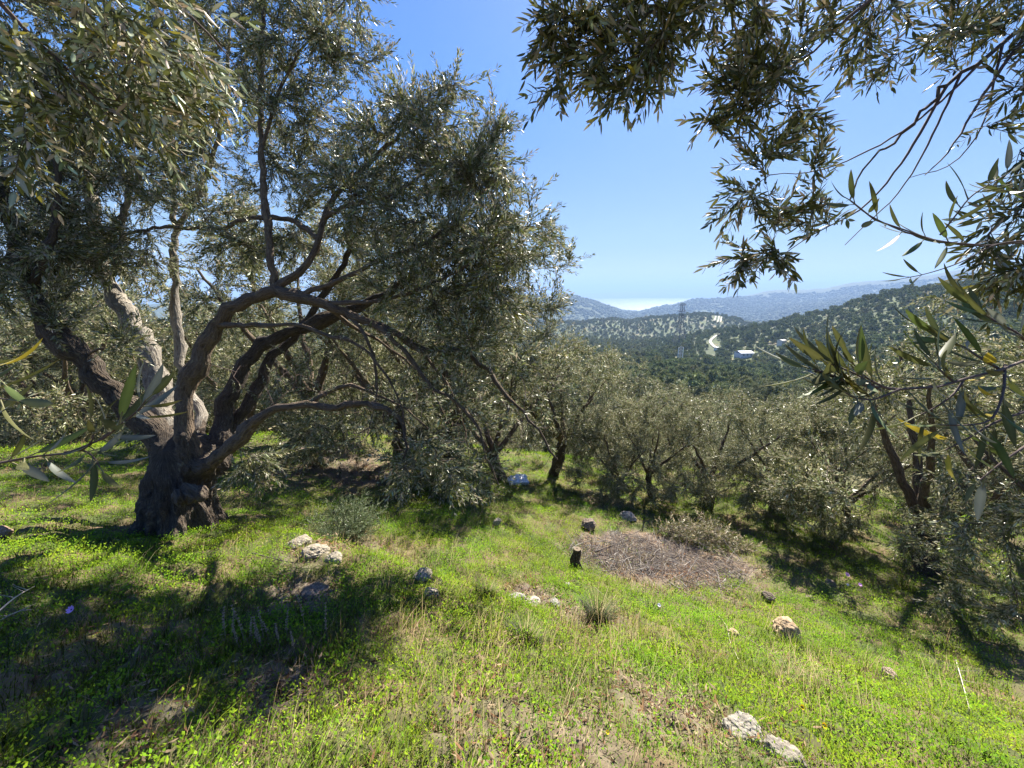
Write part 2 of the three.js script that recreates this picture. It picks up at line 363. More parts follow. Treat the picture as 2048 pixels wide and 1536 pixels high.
// one leaf: base p, along d, across a, length L, half width w; bent in the middle and folded along the midrib
function leaf(gb, p, d, a, L, w, c, fine = 0, curl = 0.1) {
  const n = V().crossVectors(d, a).normalize();
  if (!fine) {
    const m = V().copy(p).addScaledVector(d, L * 0.48).addScaledVector(n, -curl * L * 0.5), q = V().copy(p).addScaledVector(d, L).addScaledVector(n, -curl * L * 1.3);
    const l = V().copy(m).addScaledVector(a, -w).addScaledVector(n, w * 0.35), r = V().copy(m).addScaledVector(a, w).addScaledVector(n, w * 0.35);
    const nl = V().copy(n).addScaledVector(a, 0.3).normalize(), nr = V().copy(n).addScaledVector(a, -0.3).normalize();
    const A = gb.v(p, n, c), B = gb.v(l, nl, c), C = gb.v(q, n, c), D = gb.v(r, nr, c);
    gb.t(A, B, C); gb.t(A, C, D);
    return;
  }
  const K = fine, prev = [];
  for (let k = 0; k <= K; k++) {
    const t = k / K, ww = w * Math.pow(Math.sin(Math.PI * Math.pow(t, 0.85)), 0.75) * (1 - 0.12 * t) + 0.0004, bend = -curl * L * t * t * 1.3;
    const m = V().copy(p).addScaledVector(d, L * t).addScaledVector(n, bend), l = V().copy(m).addScaledVector(a, -ww).addScaledVector(n, ww * 0.3), r = V().copy(m).addScaledVector(a, ww).addScaledVector(n, ww * 0.3);
    const tilt = V().copy(n).addScaledVector(d, curl * t * 2).normalize(), nl = V().copy(tilt).addScaledVector(a, 0.28).normalize(), nr = V().copy(tilt).addScaledVector(a, -0.28).normalize();
    const sp = 0.85 + 0.3 * (0.5 + 0.5 * N2(t * 4 + L * 900, w * 3000)), tip = fine > 6 ? smooth(t, 0.82, 1) * (0.5 + 0.5 * N2(L * 5000, 3)) : 0, rib = [c[0] * 1.4, c[1] * 1.35, c[2] * 1.45];
    const e = (k2) => [0, 1, 2].map((i) => lerp(c[i] * (sp + k2), [0.16, 0.1, 0.04][i], tip));
    prev.push([gb.v(l, nl, e(-0.06)), gb.v(m, tilt, rib), gb.v(r, nr, e(0.06))]);
    if (k) for (let s = 0; s < 2; s++) { const A = prev[k - 1][s], B = prev[k - 1][s + 1], C = prev[k][s], D = prev[k][s + 1]; gb.t(A, C, B); gb.t(B, C, D); }
  }
}
const rv = (R) => V(R() * 2 - 1, R() * 2 - 1, R() * 2 - 1).normalize();
function side(d, R) { const a = V().crossVectors(d, rv(R)); return a.lengthSq() < 1e-4 ? side(d, R) : a.normalize(); }
// a sprig of olive: a thin stem with pairs of narrow leaves, along +y
function sprig(R, len, leafL, leafW, gap, fine, stems = true, coverTip = true) {
  const gb = new GB(), st = new GB(), pts = [], bend = rv(R).multiplyScalar(0.22 * len), N = 5;
  for (let k = 0; k <= N; k++) { const t = k / N; pts.push(V(bend.x * t * t, len * t - Math.abs(bend.y) * t * t * 0.5, bend.z * t * t)); }
  tube(stems === true ? gb : st, pts, pts.map((_, k) => 0.0022 * (1 - 0.6 * k / N)), 3, [0.12, 0.105, 0.07]);
  const curve = new THREE.CatmullRomCurve3(pts), n = Math.floor(len / gap);
  for (let k = 0; k < n; k++) {
    const t = (k + 0.6) / n, p = curve.getPoint(t), d = curve.getTangent(t), s = side(V().copy(d), () => ((k * 0.37 + 0.13) * 7.13 + R() * 0.4) % 1);
    for (const q of [-1, 1]) {
      if (R() < 0.1) continue;
      const out = V().copy(d).multiplyScalar(0.75 + 0.35 * R()).addScaledVector(s, q * (0.75 + 0.4 * R())).addScaledVector(rv(R), 0.22).normalize();
      const a = V().crossVectors(out, V().copy(d).addScaledVector(rv(R), 0.55)).normalize();
      leaf(gb, p, out, a, leafL * (0.6 + 0.55 * R()) * (0.75 + 0.35 * Math.sin(Math.PI * t)), leafW * (0.8 + 0.4 * R()), LEAFC(R), fine, 0.02 + 0.12 * R());
    }
  }
  if (coverTip) leaf(gb, pts[N], curve.getTangent(1), side(curve.getTangent(1), R), leafL * 0.8, leafW, LEAFC(R), fine, 0.05);
  return gb.geo();
}
// ------------------------------------------------------------------ branching: a skeleton that reaches for wanted places
class Skeleton {
  constructor(R) { this.R = R; this.p = []; this.up = []; this.r = []; this.fix = []; this.limb = []; this.strands = []; this.load = []; }
  node(p, parent, r, limb) { this.p.push(p); this.up.push(parent); this.r.push(r || 0); this.fix.push(r || 0); this.limb.push(limb); this.load.push(0); return this.p.length - 1; }
  // a limb drawn through given points; from = the node it grows out of
  limbLine(pts, r0, r1, name, from = -1, step = 0.12) {
    const L = line(pts, step), ids = [];
    L.forEach((p, k) => { const t = k / (L.length - 1), w = k && k < L.length - 1 ? 0.055 * Math.min(1, r0 * 14) : 0; p.x += w * this.R() - w / 2; p.y += w * this.R() - w / 2; p.z += w * this.R() - w / 2; ids.push(this.node(p, k ? ids[k - 1] : from, lerp(r0, r1, Math.pow(t, 0.8)), name)); });
    return ids;
  }
  nearest(q, ok) {
    let best = -1, bd = 1e9;
    for (let i = 0; i < this.p.length; i++) {
      if (ok && !ok(i)) continue;
      const a = this.p[i], dx = q.x - a.x, dy = q.y - a.y, dz = q.z - a.z; let d = dx * dx + dy * dy + dz * dz;
      if (d >= bd * 4) continue;
      const u = this.up[i];
      if (u >= 0) { const b = this.p[u], ex = a.x - b.x, ey = a.y - b.y, ez = a.z - b.z, l = Math.hypot(ex, ey, ez) || 1, c = (dx * ex + dy * ey + dz * ez) / (l * Math.sqrt(d) + 1e-9); d *= 1.5 - 0.75 * c; }
      if (d < bd) { bd = d; best = i; }
    }
    return best;
  }
  reach(targets, step, droop = 0.1, ok) {
    const T = targets.map((q) => ({ q, d: 1e9 }));
    for (const t of T) for (let i = 0; i < this.p.length; i += 2) t.d = Math.min(t.d, t.q.distanceToSquared(this.p[i]));
    T.sort((a, b) => a.d - b.d);
    for (const { q } of T) {
      const n = this.nearest(q, ok); if (n < 0) continue;
      const a = this.p[n], d = a.distanceTo(q), u = this.up[n], dir = u >= 0 ? V().subVectors(a, this.p[u]).normalize() : V(0, 1, 0);
      const b = V().copy(a).addScaledVector(dir, d * 0.3).addScaledVector(V(0, 1, 0), d * droop).addScaledVector(rv(this.R), d * 0.1);
      const c = V().lerpVectors(b, q, 0.5).addScaledVector(V(0, 1, 0), d * droop * 0.7).addScaledVector(rv(this.R), d * 0.08);
      const cv = new THREE.CubicBezierCurve3(a, b, c, q), k = Math.max(2, Math.ceil(d / step)), ids = [n];
      for (let s = 1; s <= k; s++) { const p = cv.getPoint(s / k); if (s < k) p.addScaledVector(rv(this.R), step * 0.07); ids.push(this.node(p, ids[s - 1], 0, this.limb[n])); }
      this.strands.push(ids);
    }
  }
  thicken(tip = 0.0022, power = 2.25, most = 1) {
    for (let i = this.p.length - 1; i >= 0; i--) {
      if (!this.load[i]) this.load[i] = Math.pow(tip, power);
      if (this.up[i] >= 0) this.load[this.up[i]] += this.load[i] * (this.fix[i] ? 0 : 1) * 0.92;
      this.r[i] = Math.min(most, Math.max(this.fix[i], Math.pow(this.load[i], 1 / power)));
    }
  }
  // thin growth of one limb as one geometry
  twigs(limb, sides = 5) {
    const gb = new GB();
    for (const s of this.strands) if (limb === undefined || this.limb[s[1]] === limb) {
      const r = s.map((i) => this.r[i]); r[0] = Math.min(r[0], r[1] * 1.15);
      tube(gb, s.map((i) => this.p[i]), r, r[0] > 0.02 ? sides + 2 : r[0] > 0.008 ? sides : 4);
    }
    return gb.i.length ? gb.geo() : null;
  }
  // leafy ends: [position, direction] along the last stretch of every strand
  ends(per, back, R) {
    const out = [];
    for (const s of this.strands) {
      const pts = s.map((i) => this.p[i]); let L = 0; for (let k = 1; k < pts.length; k++) L += pts[k].distanceTo(pts[k - 1]);
      for (let j = 0; j < per; j++) {
        let want = L - Math.min(L, back) * Math.pow(R(), 1.1), k = 1; 
        for (; k < pts.length - 1; k++) { const l = pts[k].distanceTo(pts[k - 1]); if (want <= l) break; want -= l; }
        const seg = V().subVectors(pts[k], pts[k - 1]), l = seg.length() || 1;
        out.push([V().copy(pts[k - 1]).addScaledVector(seg, clamp(want / l, 0, 1)), seg.divideScalar(l)]);
      }
    }
    return out;
  }
}
// wanted places inside lumps: [centre, radius, how many]
function lumps(list, R, flat = 0.8, shell = 0.55) {
  const out = [];
  for (const [c, r, n] of list) for (let k = 0; k < n; k++) { const q = rv(R).multiplyScalar(r * (shell + (1 - shell) * Math.pow(R(), 0.6)) ); q.y *= flat; out.push(q.add(c)); }
  return out;
}
const Q0 = new THREE.Quaternion(), YUP = V(0, 1, 0);
// an InstancedMesh of sprigs; spots = [[position, direction, scale, tint]]
function instances(name, geos, mat, spots, R, parent, kind = 'stuff') {
  const by = geos.map(() => []);
  spots.forEach((s) => by[Math.floor(R() * geos.length)].push(s));
  const made = [];
  geos.forEach((g, k) => {
    if (!by[k].length) return;
    const im = new THREE.InstancedMesh(g, mat, by[k].length), m = new THREE.Matrix4(), q = new THREE.Quaternion(), col = new THREE.Color();
    by[k].forEach(([p, d, s, t], i) => {
      q.setFromUnitVectors(YUP, d).multiply(Q0.setFromAxisAngle(YUP, R() * 6.283));
      m.compose(p, q, V(s, s, s)); im.setMatrixAt(i, m);
      if (t) im.setColorAt(i, col.setRGB(t[0], t[1], t[2]));
    });
    im.name = name; im.userData.kind = kind; im.castShadow = im.receiveShadow = true;
    if (parent) parent.add(im);
    made.push(im);
  });
  return made;
}
function sprigSpots(ends, R, spread, drop, s0, s1) {
  return ends.map(([p, d]) => {
    const dir = V().copy(d).addScaledVector(rv(R), spread).addScaledVector(V(0, -1, 0), drop).normalize(), t = 0.75 + 0.5 * R();
    return [p, dir, s0 + (s1 - s0) * R(), [t * (0.97 + 0.06 * R()), t, t * (0.95 + 0.1 * R())]];
  });
}
// ------------------------------------------------------------------ the old olive tree on the left
const SPRIGS = (() => { const R = rng(77); return [0, 1, 2, 3, 4, 5].map((k) => sprig(R, 0.2 + 0.03 * k, 0.06, 0.0065, 0.022, 0)); })();
const SPRIGS_OVER = (() => { const R = rng(79); return [0, 1, 2, 3, 4].map((k) => sprig(R, 0.11 + 0.022 * k, 0.066, 0.0062, 0.025, 4)); })();
const SPRIGS_NEAR = (() => { const R = rng(78); return [0, 1, 2, 3, 4].map((k) => sprig(R, 0.16 + 0.03 * k, 0.058, 0.0062, 0.024, 4)); })();
{
  const R = rng(401), base = groundHit(365, 1052); base.y -= 0.02;
  const tree = thing('olive_tree', 'old gnarled olive tree with thick dark trunk and arching limbs at left', 'tree', base);
  const S = new Skeleton(R), P = (a) => a.map((e) => at(...e).sub(base));
  const D = 4.9 * base.clone().sub(EYE).dot(FWD) / 4.9;       // depth of the trunk
  const k = D / 4.9, PX = (a) => P(a.map(([x, y, d]) => [x, y, d * k]));
  const def = {
    left: [PX([[345, 905, 4.85], [318, 880, 4.8], [283, 837, 4.75], [205, 765, 4.6], [150, 701, 4.5], [109, 665, 4.45], [84, 626, 4.45], [64, 575, 4.5], [36, 490, 4.5], [8, 380, 4.5], [-20, 260, 4.5]]), 0.15, 0.035],
    pale: [PX([[345, 880, 5.1], [322, 833, 5.15], [314, 765, 5.2], [292, 692, 5.25], [255, 628, 5.3], [219, 573, 5.4], [205, 530, 5.4], [188, 430, 5.45], [176, 320, 5.5], [166, 190, 5.5], [160, 40, 5.5], [150, -120, 5.4]]), 0.125, 0.03],
    arch: [PX([[385, 930, 4.7], [372, 880, 4.62], [365, 824, 4.6], [378, 765, 4.58], [410, 696, 4.55], [451, 628, 4.5], [492, 598, 4.5], [547, 585, 4.5], [592, 595, 4.5], [661, 613, 4.5], [750, 650, 4.45], [800, 668, 4.4], [850, 705, 4.35], [904, 700, 4.3], [958, 729, 4.25], [994, 765, 4.2], [1030, 811, 4.15], [1065, 851, 4.1], [1115, 919, 4.05]]), 0.105, 0.008],
    right: [PX([[430, 930, 5.0], [447, 883, 5.15], [451, 810, 5.25], [474, 765, 5.3], [501, 710, 5.4], [547, 678, 5.45], [606, 655, 5.5], [656, 638, 5.5], [725, 610, 5.5], [795, 570, 5.5], [870, 500, 5.4], [930, 420, 5.3]]), 0.12, 0.02],
    second: [PX([[440, 920, 5.2], [462, 865, 5.35], [515, 778, 5.5], [547, 710, 5.6], [583, 678, 5.7], [640, 605, 5.8], [690, 520, 5.8], [730, 430, 5.7], [760, 340, 5.6]]), 0.085, 0.02],
    low: [PX([[410, 935, 4.65], [456, 899, 4.5], [501, 851, 4.42], [547, 824, 4.36], [606, 812, 4.3], [646, 817, 4.25], [707, 804, 4.2], [761, 815, 4.15], [800, 840, 4.1], [811, 894, 4.05], [804, 930, 4.0], [825, 960, 4.0]]), 0.08, 0.006],
    back: [PX([[395, 890, 5.3], [398, 830, 5.5], [372, 765, 5.75], [356, 690, 5.8], [352, 591, 5.85], [349, 514, 5.85], [350, 450, 5.85], [345, 330, 5.8], [340, 200, 5.7], [330, 60, 5.6]]), 0.075, 0.02],
  };
  const ids = {};
  for (const n in def) ids[n] = S.limbLine(def[n][0], def[n][1], def[n][2], n);
  const near = (n, x, y, d) => { const q = at(x, y, d * k).sub(base); return S.nearest(q, (i) => S.limb[i] === n); };
  const sub = (n, pts, r0, r1, as = n + '+') => { const a = PX(pts), f = near(n, ...pts[0]); a[0] = S.p[f].clone(); ids[as] = S.limbLine(a, r0, r1, as, f, 0.1); return as; };
  sub('arch', [[545, 582, 4.5], [540, 500, 4.5], [528, 400, 4.5], [524, 300, 4.5], [520, 200, 4.5], [525, 100, 4.5], [529, -40, 4.5], [535, -160, 4.5]], 0.046, 0.012, 'shoot');
  sub('shoot', [[525, 285, 4.5], [548, 210, 4.48], [562, 170, 4.45], [605, 95, 4.4], [650, 45, 4.35], [690, 0, 4.3]], 0.022, 0.006, 'fork');
  sub('arch', [[560, 586, 4.5], [600, 540, 4.55], [635, 490, 4.6], [650, 430, 4.65], [680, 380, 4.7], [735, 330, 4.7], [800, 265, 4.65], [850, 200, 4.6]], 0.052, 0.009, 'rise');
  sub('rise', [[640, 470, 4.62], [581, 441, 4.7], [520, 436, 4.75], [478, 442, 4.8], [444, 457, 4.85], [380, 456, 4.9], [321, 455, 4.95], [250, 468, 5.0]], 0.036, 0.014, 'level');
  sub('rise', [[650, 430, 4.65], [700, 410, 4.5], [780, 390, 4.4], [860, 330, 4.3], [900, 260, 4.3]], 0.03, 0.007, 'crown_a');
  sub('arch', [[600, 596, 4.5], [680, 560, 4.45], [760, 520, 4.4], [860, 480, 4.3], [950, 400, 4.3], [1010, 340, 4.3]], 0.034, 0.007, 'crown_b');
  sub('arch', [[661, 613, 4.5], [760, 600, 4.3], [860, 570, 4.2], [950, 520, 4.1], [1020, 465, 4.1]], 0.03, 0.006, 'crown_c');
  sub('arch', [[441, 655, 4.52], [480, 650, 4.4], [547, 650, 4.3], [600, 652, 4.25], [655, 672, 4.2], [720, 692, 4.1], [765, 740, 4.05], [800, 800, 4.0], [812, 860, 4.0]], 0.032, 0.006, 'under');
  sub('arch', [[750, 650, 4.45], [779, 672, 4.35], [815, 708, 4.3], [868, 779, 4.2], [904, 797, 4.15], [958, 858, 4.1], [965, 894, 4.05], [997, 969, 4.0]], 0.034, 0.006, 'droop_a');
  sub('arch', [[770, 655, 4.45], [830, 690, 4.5], [870, 735, 4.5], [905, 790, 4.5], [930, 860, 4.5], [940, 930, 4.5]], 0.026, 0.005, 'droop_b');
  sub('arch', [[700, 628, 4.5], [735, 680, 4.35], [752, 740, 4.3], [750, 810, 4.25], [735, 870, 4.2]], 0.026, 0.005, 'droop_c');
  sub('arch', [[650, 610, 4.5], [700, 650, 4.65], [770, 690, 4.8], [850, 760, 4.9], [900, 850, 4.9]], 0.026, 0.005, 'droop_d');
  sub('low', [[625, 815, 4.28], [645, 790, 4.35], [672, 776, 4.4], [707, 772, 4.4], [743, 786, 4.4], [808, 815, 4.4], [870, 870, 4.4]], 0.03, 0.005, 'low_b');
  sub('left', [[160, 712, 4.52], [195, 700, 4.4], [235, 690, 4.3]], 0.02, 0.005, 'stub');
  sub('pale', [[205, 530, 5.4], [240, 440, 5.2], [280, 340, 5.0], [300, 230, 4.9], [310, 100, 4.8], [320, -60, 4.8]], 0.05, 0.015, 'pale_b');
  sub('left', [[64, 575, 4.5], [100, 500, 4.3], [115, 400, 4.2], [110, 280, 4.1], [90, 140, 4.1]], 0.045, 0.012, 'left_b');
  sub('back', [[350, 450, 5.85], [400, 380, 5.7], [430, 300, 5.5], [450, 180, 5.4], [460, 60, 5.3], [450, -80, 5.3]], 0.04, 0.012, 'back_b');
  // leafy lumps: place in the picture, depth, radius in metres, shoots
  const L = (a) => a.map(([x, y, d, r, n]) => [at(x, y, d * k).sub(base), r, n]);
  const leafy = lumps(L([
    [880, 290, 4.5, 0.8, 37], [800, 330, 4.9, 0.75, 29], [790, 430, 4.4, 0.85, 30], [930, 420, 4.6, 0.85, 36], [965, 395, 4.5, 0.55, 24], [990, 465, 4.3, 0.62, 26], [925, 530, 4.2, 0.7, 29], [860, 560, 4.3, 0.65, 22], [965, 590, 4.3, 0.5, 16], [950, 670, 4.3, 0.45, 10], [880, 650, 4.5, 0.5, 10],
    [720, 420, 5.0, 0.7, 22], [660, 330, 4.9, 0.6, 17], [855, 230, 4.5, 0.42, 13], [955, 310, 4.5, 0.42, 14], [740, 250, 4.7, 0.5, 13],
    [560, 170, 4.5, 0.5, 18], [620, 90, 4.4, 0.45, 18], [690, 60, 4.3, 0.42, 16], [500, 60, 4.5, 0.5, 18], [590, 250, 4.6, 0.42, 12], [600, -80, 4.4, 0.7, 24],
    [430, 240, 5.2, 0.75, 32], [320, 330, 5.2, 0.85, 40], [200, 300, 5.2, 0.9, 44], [80, 230, 4.6, 0.95, 44], [70, 420, 4.5, 0.75, 36], [280, 150, 5.0, 0.8, 34], [140, 90, 4.8, 0.9, 36], [400, 380, 5.0, 0.6, 24], [570, 370, 4.9, 0.42, 14], [470, 500, 4.7, 0.4, 12], [180, 470, 4.8, 0.65, 30], [300, 500, 5.2, 0.5, 18], [590, 480, 4.9, 0.4, 12],
    [60, 540, 4.3, 0.55, 28], [-60, 330, 4.3, 0.9, 30], [400, 80, 5.0, 0.75, 26],
    [300, -160, 4.8, 1.0, 20], [80, -120, 4.5, 1.1, 20], [480, -180, 4.6, 0.9, 16], [-120, 60, 4.2, 1.0, 16],
  ]), R, 0.85, 0.3).concat(lumps(L([[112, 645, 4.4, 0.16, 5], [240, 690, 4.3, 0.2, 4], [850, 900, 4.05, 0.3, 3], [820, 960, 4.0, 0.32, 3], [880, 950, 4.1, 0.32, 4], [500, 935, 4.5, 0.25, 6], [960, 800, 4.3, 0.4, 6], [780, 800, 4.4, 0.5, 5]]), R, 0.8, 0.1));
  const bareAt = lumps(L([[680, 730, 4.3, 0.55, 55], [760, 780, 4.25, 0.5, 60], [900, 760, 4.3, 0.5, 50], [980, 850, 4.1, 0.42, 40], [1060, 880, 4.1, 0.35, 26], [700, 880, 4.2, 0.4, 40], [600, 760, 4.6, 0.5, 24], [1090, 780, 4.1, 0.35, 20], [850, 850, 4.2, 0.45, 30], [820, 690, 4.6, 0.5, 18], [500, 760, 4.9, 0.4, 10], [930, 900, 4.3, 0.35, 14], [760, 900, 4.2, 0.25, 12]]), R, 0.9, 0.1);
  S.reach(leafy, 0.11, 0.07);
  const leafyStrands = S.strands.length;
  S.reach(bareAt, 0.09, 0.05);
  S.thicken(0.0026, 2.35, 0.2);
  // the trunk with the roots of its limbs: one lumpy body
  const res = 84, half = 0.95, mc = new MarchingCubes(res, undefined, false, false, 260000);
  mc.isolation = 0;
  const caps = [], cap = (a, b, ra, rb) => caps.push([a, b, ra, rb]);
  const top = at(372, 905, 4.9 * k).sub(base), foot = V(0.03, -0.3, 0);
  cap(foot, V(0.0, 0.32, 0.0), 0.36, 0.34); cap(V(0, 0.32, 0), V(top.x, top.y - 0.1, top.z), 0.34, 0.35);
  for (const n of ['left', 'pale', 'arch', 'right', 'second', 'low', 'back']) { const q = ids[n]; cap(V().lerpVectors(top, S.p[q[0]], 0.35).add(V(0, -0.16, 0)), S.p[q[0]], 0.18, S.r[q[0]] * 1.12); cap(S.p[q[0]], S.p[q[3]], S.r[q[0]] * 1.12, S.r[q[3]] * 1.02); }
  for (const [x, z, r] of [[0.38, 0.1, 0.13], [-0.38, 0.12, 0.14], [0.2, 0.36, 0.14], [-0.2, -0.36, 0.13], [0.3, -0.3, 0.12], [-0.26, 0.32, 0.12]]) { const y = groundH(base.x + x * 1.35, base.z + z * 1.35) - base.y; cap(V(x * 0.45, 0.3, z * 0.45), V(x * 1.08, y - 0.16, z * 1.08), r * 1.1, r * 0.8); }
  const off = V(0, 0.4, 0);
  cap(at(405, 985, 4.5 * k).sub(base), at(372, 990, 4.5 * k).sub(base), 0.085, 0.1); cap(at(330, 960, 4.6 * k).sub(base), at(345, 930, 4.7 * k).sub(base), 0.11, 0.1); cap(at(300, 1010, 4.75 * k).sub(base), at(320, 1000, 4.75 * k).sub(base), 0.12, 0.1);
  const holes = [[at(345, 975, 4.47 * k).sub(base), 0.07], [at(398, 1012, 4.47 * k).sub(base), 0.06], [at(405, 893, 4.95 * k).sub(base), 0.1], [at(360, 1030, 4.4 * k).sub(base), 0.06]];
  const q = V(), ab = V(), ap = V();
  for (let z = 0; z < res; z++) for (let y = 0; y < res; y++) for (let x = 0; x < res; x++) {
    q.set((x - res / 2) / (res / 2), (y - res / 2) / (res / 2), (z - res / 2) / (res / 2)).multiplyScalar(half).add(off);
    let d = 9;
    for (const [a, b, ra, rb] of caps) {
      ab.subVectors(b, a); ap.subVectors(q, a); const t = clamp(ap.dot(ab) / ab.lengthSq(), 0, 1);
      const e = ap.addScaledVector(ab, -t).length() - lerp(ra, rb, t), w = 0.075, hh = clamp(0.5 + 0.5 * (d - e) / w, 0, 1);
      d = lerp(d, e, hh) - w * hh * (1 - hh);
    }
    const ang = Math.atan2(q.z, q.x), body = smooth(-q.y, -0.95, -0.6);
    d += body * (0.06 * N3(Math.cos(ang) * 2.6 + 4, q.y * 1.4, Math.sin(ang) * 2.6) + 0.045 * Math.abs(N3(Math.cos(ang) * 5.5, q.y * 1.6 + 0.3 * Math.sin(ang * 2), Math.sin(ang) * 5.5)) - 0.01) + 0.012 * N3(q.x * 9, q.y * 5, q.z * 9) + 0.006 * N3(q.x * 22, q.y * 14, q.z * 22);
    for (const [c, r] of holes) d = Math.max(d, r - q.distanceTo(c));
    mc.field[x + y * res + z * res * res] = -d;
  }
  mc.update();
  const cnt = mc.count, g = new THREE.BufferGeometry(), pos = new Float32Array(mc.positionArray.slice(0, cnt * 3)), nor = new Float32Array(mc.normalArray.slice(0, cnt * 3)), uv = new Float32Array(cnt * 2);
  for (let i = 0; i < cnt; i++) {
    for (let c = 0; c < 3; c++) pos[i * 3 + c] = pos[i * 3 + c] * half + [off.x, off.y, off.z][c];
    uv[i * 2] = Math.atan2(pos[i * 3 + 2], Math.abs(pos[i * 3])) * 0.5; uv[i * 2 + 1] = pos[i * 3 + 1];
  }
  g.setAttribute('position', new THREE.BufferAttribute(pos, 3)); g.setAttribute('normal', new THREE.BufferAttribute(nor, 3)); g.setAttribute('uv', new THREE.BufferAttribute(uv, 2));
  part('trunk', g, M.bark, tree);
  const limbs = {};
  for (const n in ids) {
    const gb = new GB(), pts = ids[n].map((i) => S.p[i]), r = ids[n].map((i) => S.r[i]); if (!def[n]) r[0] *= 1.1;
    for (let q = 0; q < pts.length / 5; q++) { const c = Math.floor(R() * pts.length), a = 0.12 + 0.25 * R(); for (let j = Math.max(3, c - 2); j <= Math.min(r.length - 2, c + 2); j++) r[j] *= 1 + a * Math.exp(-((j - c) ** 2) / 1.2); }
    tube(gb, pts, r, r[0] > 0.06 ? 16 : 9, [1, 1, 1], 0.26);
    limbs[n] = part('limb', gb.geo(), /^(pale|back)/.test(n) ? M.paleBark : /^(left|right|second)/.test(n) ? M.bark : M.limb, tree);
    const tw = S.twigs(n, 5);
    if (tw) part('twigs', tw, M.twig, limbs[n], 'stuff');
  }
  const strands = S.strands; S.strands = strands.slice(0, leafyStrands);
  const spots = sprigSpots(S.ends(9, 0.5, R), R, 0.8, 0.05, 0.95, 1.4);
  S.strands = strands.slice(leafyStrands);
  spots.push(...sprigSpots(S.ends(1, 0.2, R), R, 0.6, 0.2, 0.5, 0.9).filter(() => R() < 0.4));
  instances('foliage', SPRIGS, M.leaf, spots, R, tree);
  console.log('main tree', spots.length, 'sprigs', cnt / 3, 'trunk tris', S.p.length, 'nodes', k);
}
// ------------------------------------------------------------------ the two trees beside the viewer whose branches hang into the picture
function overhang(o) {
  const R = rng(o.seed), tree = thing('olive_tree', o.label, 'tree', V(o.x, groundH(o.x, o.z) - 0.05, o.z)), base = tree.position;
  const S = new Skeleton(R), P = (a) => a.map((e) => (e.isVector3 ? e.clone().sub(base) : at(...e).sub(base)));
  const ids = {};
  ids.trunk = S.limbLine([V(0, -0.2, 0), V(0.03, 0.6, 0.02), V(-0.02, 1.2, 0), V(0.02, o.fork, 0)], 0.24, 0.17, 'trunk');
  const forkN = ids.trunk[ids.trunk.length - 1];
  for (const [n, pts, r0, r1, from] of o.limbs) {
    const a = P(pts), f = from === undefined ? forkN : from === 'trunk' ? ids.trunk[Math.floor(ids.trunk.length * 0.55)] : S.nearest(a[0], (i) => S.limb[i] === from);
    if (from === undefined || from === 'trunk') a.unshift(S.p[f].clone()); else a[0] = S.p[f].clone();
    ids[n] = S.limbLine(a, r0, r1, n, f, 0.07);
  }
  S.reach(lumps(o.leafy.map(([x, y, d, r, n]) => [x.isVector3 ? x.clone().sub(base) : at(x, y, d).sub(base), x.isVector3 ? y : r, x.isVector3 ? d : n]), R, 0.8, 0.15), 0.07, o.droop, (i) => S.limb[i] !== 'trunk' && !/^near/.test(S.limb[i]));
  S.thicken(o.tip, 2.2, 0.1);
  const gbT = new GB(); tube(gbT, ids.trunk.map((i) => S.p[i]), ids.trunk.map((i) => S.r[i]), 18, [1, 1, 1], 0.25);
  part('trunk', gbT.geo(), M.bark, tree);
  const limbs = {};
  for (const n in ids) if (n !== 'trunk') {
    const gb = new GB(), r = ids[n].map((i) => S.r[i]);
    tube(gb, ids[n].map((i) => S.p[i]), r, r[0] > 0.03 ? 10 : 7, [1, 1, 1], 0.1);
    limbs[n] = part(/^near/.test(n) ? 'branch' : 'limb', gb.geo(), r[0] > 0.03 ? M.limb : M.twig, tree);
    const tw = S.twigs(n, 5);
    if (tw) part('twigs', tw, M.twig, limbs[n], 'stuff');
  }
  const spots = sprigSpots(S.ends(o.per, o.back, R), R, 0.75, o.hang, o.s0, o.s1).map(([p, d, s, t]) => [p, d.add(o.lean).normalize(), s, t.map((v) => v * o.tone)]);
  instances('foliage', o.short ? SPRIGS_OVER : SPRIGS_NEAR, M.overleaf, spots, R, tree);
  return { tree, S, ids, limbs, base, R, spots };
}
// leaves one by one on a branch right in front of the lens
const NEAR_LEAVES = (() => {
  const R = rng(91), one = (c, L, w, curl) => { const gb = new GB(); leaf(gb, V(0, 0.012, 0), V(0, 1, 0), V(1, 0, 0), L, w, c, 9, curl); tube(gb, [V(0, -0.001, 0), V(0, 0.008, 0), V(0, 0.02, -0.0005)], [0.0011, 0.001, 0.0008], 4, [0.2, 0.19, 0.09]); return gb.geo(); };
  return { green: [0, 1, 2, 3, 4].map((k) => one([0.062 + 0.02 * R(), 0.078 + 0.02 * R(), 0.024], 0.06 + 0.003 * k, 0.0052, 0.05 + 0.09 * R())), silver: [0, 1].map((k) => one([0.115, 0.13, 0.1], 0.058, 0.0052, 0.08 + 0.08 * k)), yellow: [0, 1].map((k) => one([0.36, 0.29, 0.03], 0.05, 0.0056, 0.05 + 0.2 * k)) };
})();
function leafAt(parent, p, d, face, scale, kind, R) {
  const g = NEAR_LEAVES[kind][Math.floor(R() * NEAR_LEAVES[kind].length)], m = part('leaf', g, M.broad, parent);
  const y = V().copy(d).normalize(), x = V().crossVectors(y, face).normalize(), z = V().crossVectors(x, y);
  m.quaternion.setFromRotationMatrix(new THREE.Matrix4().makeBasis(x, y, z));
  m.position.copy(p); m.scale.set(scale * (0.85 + 0.3 * R()), scale, scale);
  return m;
}
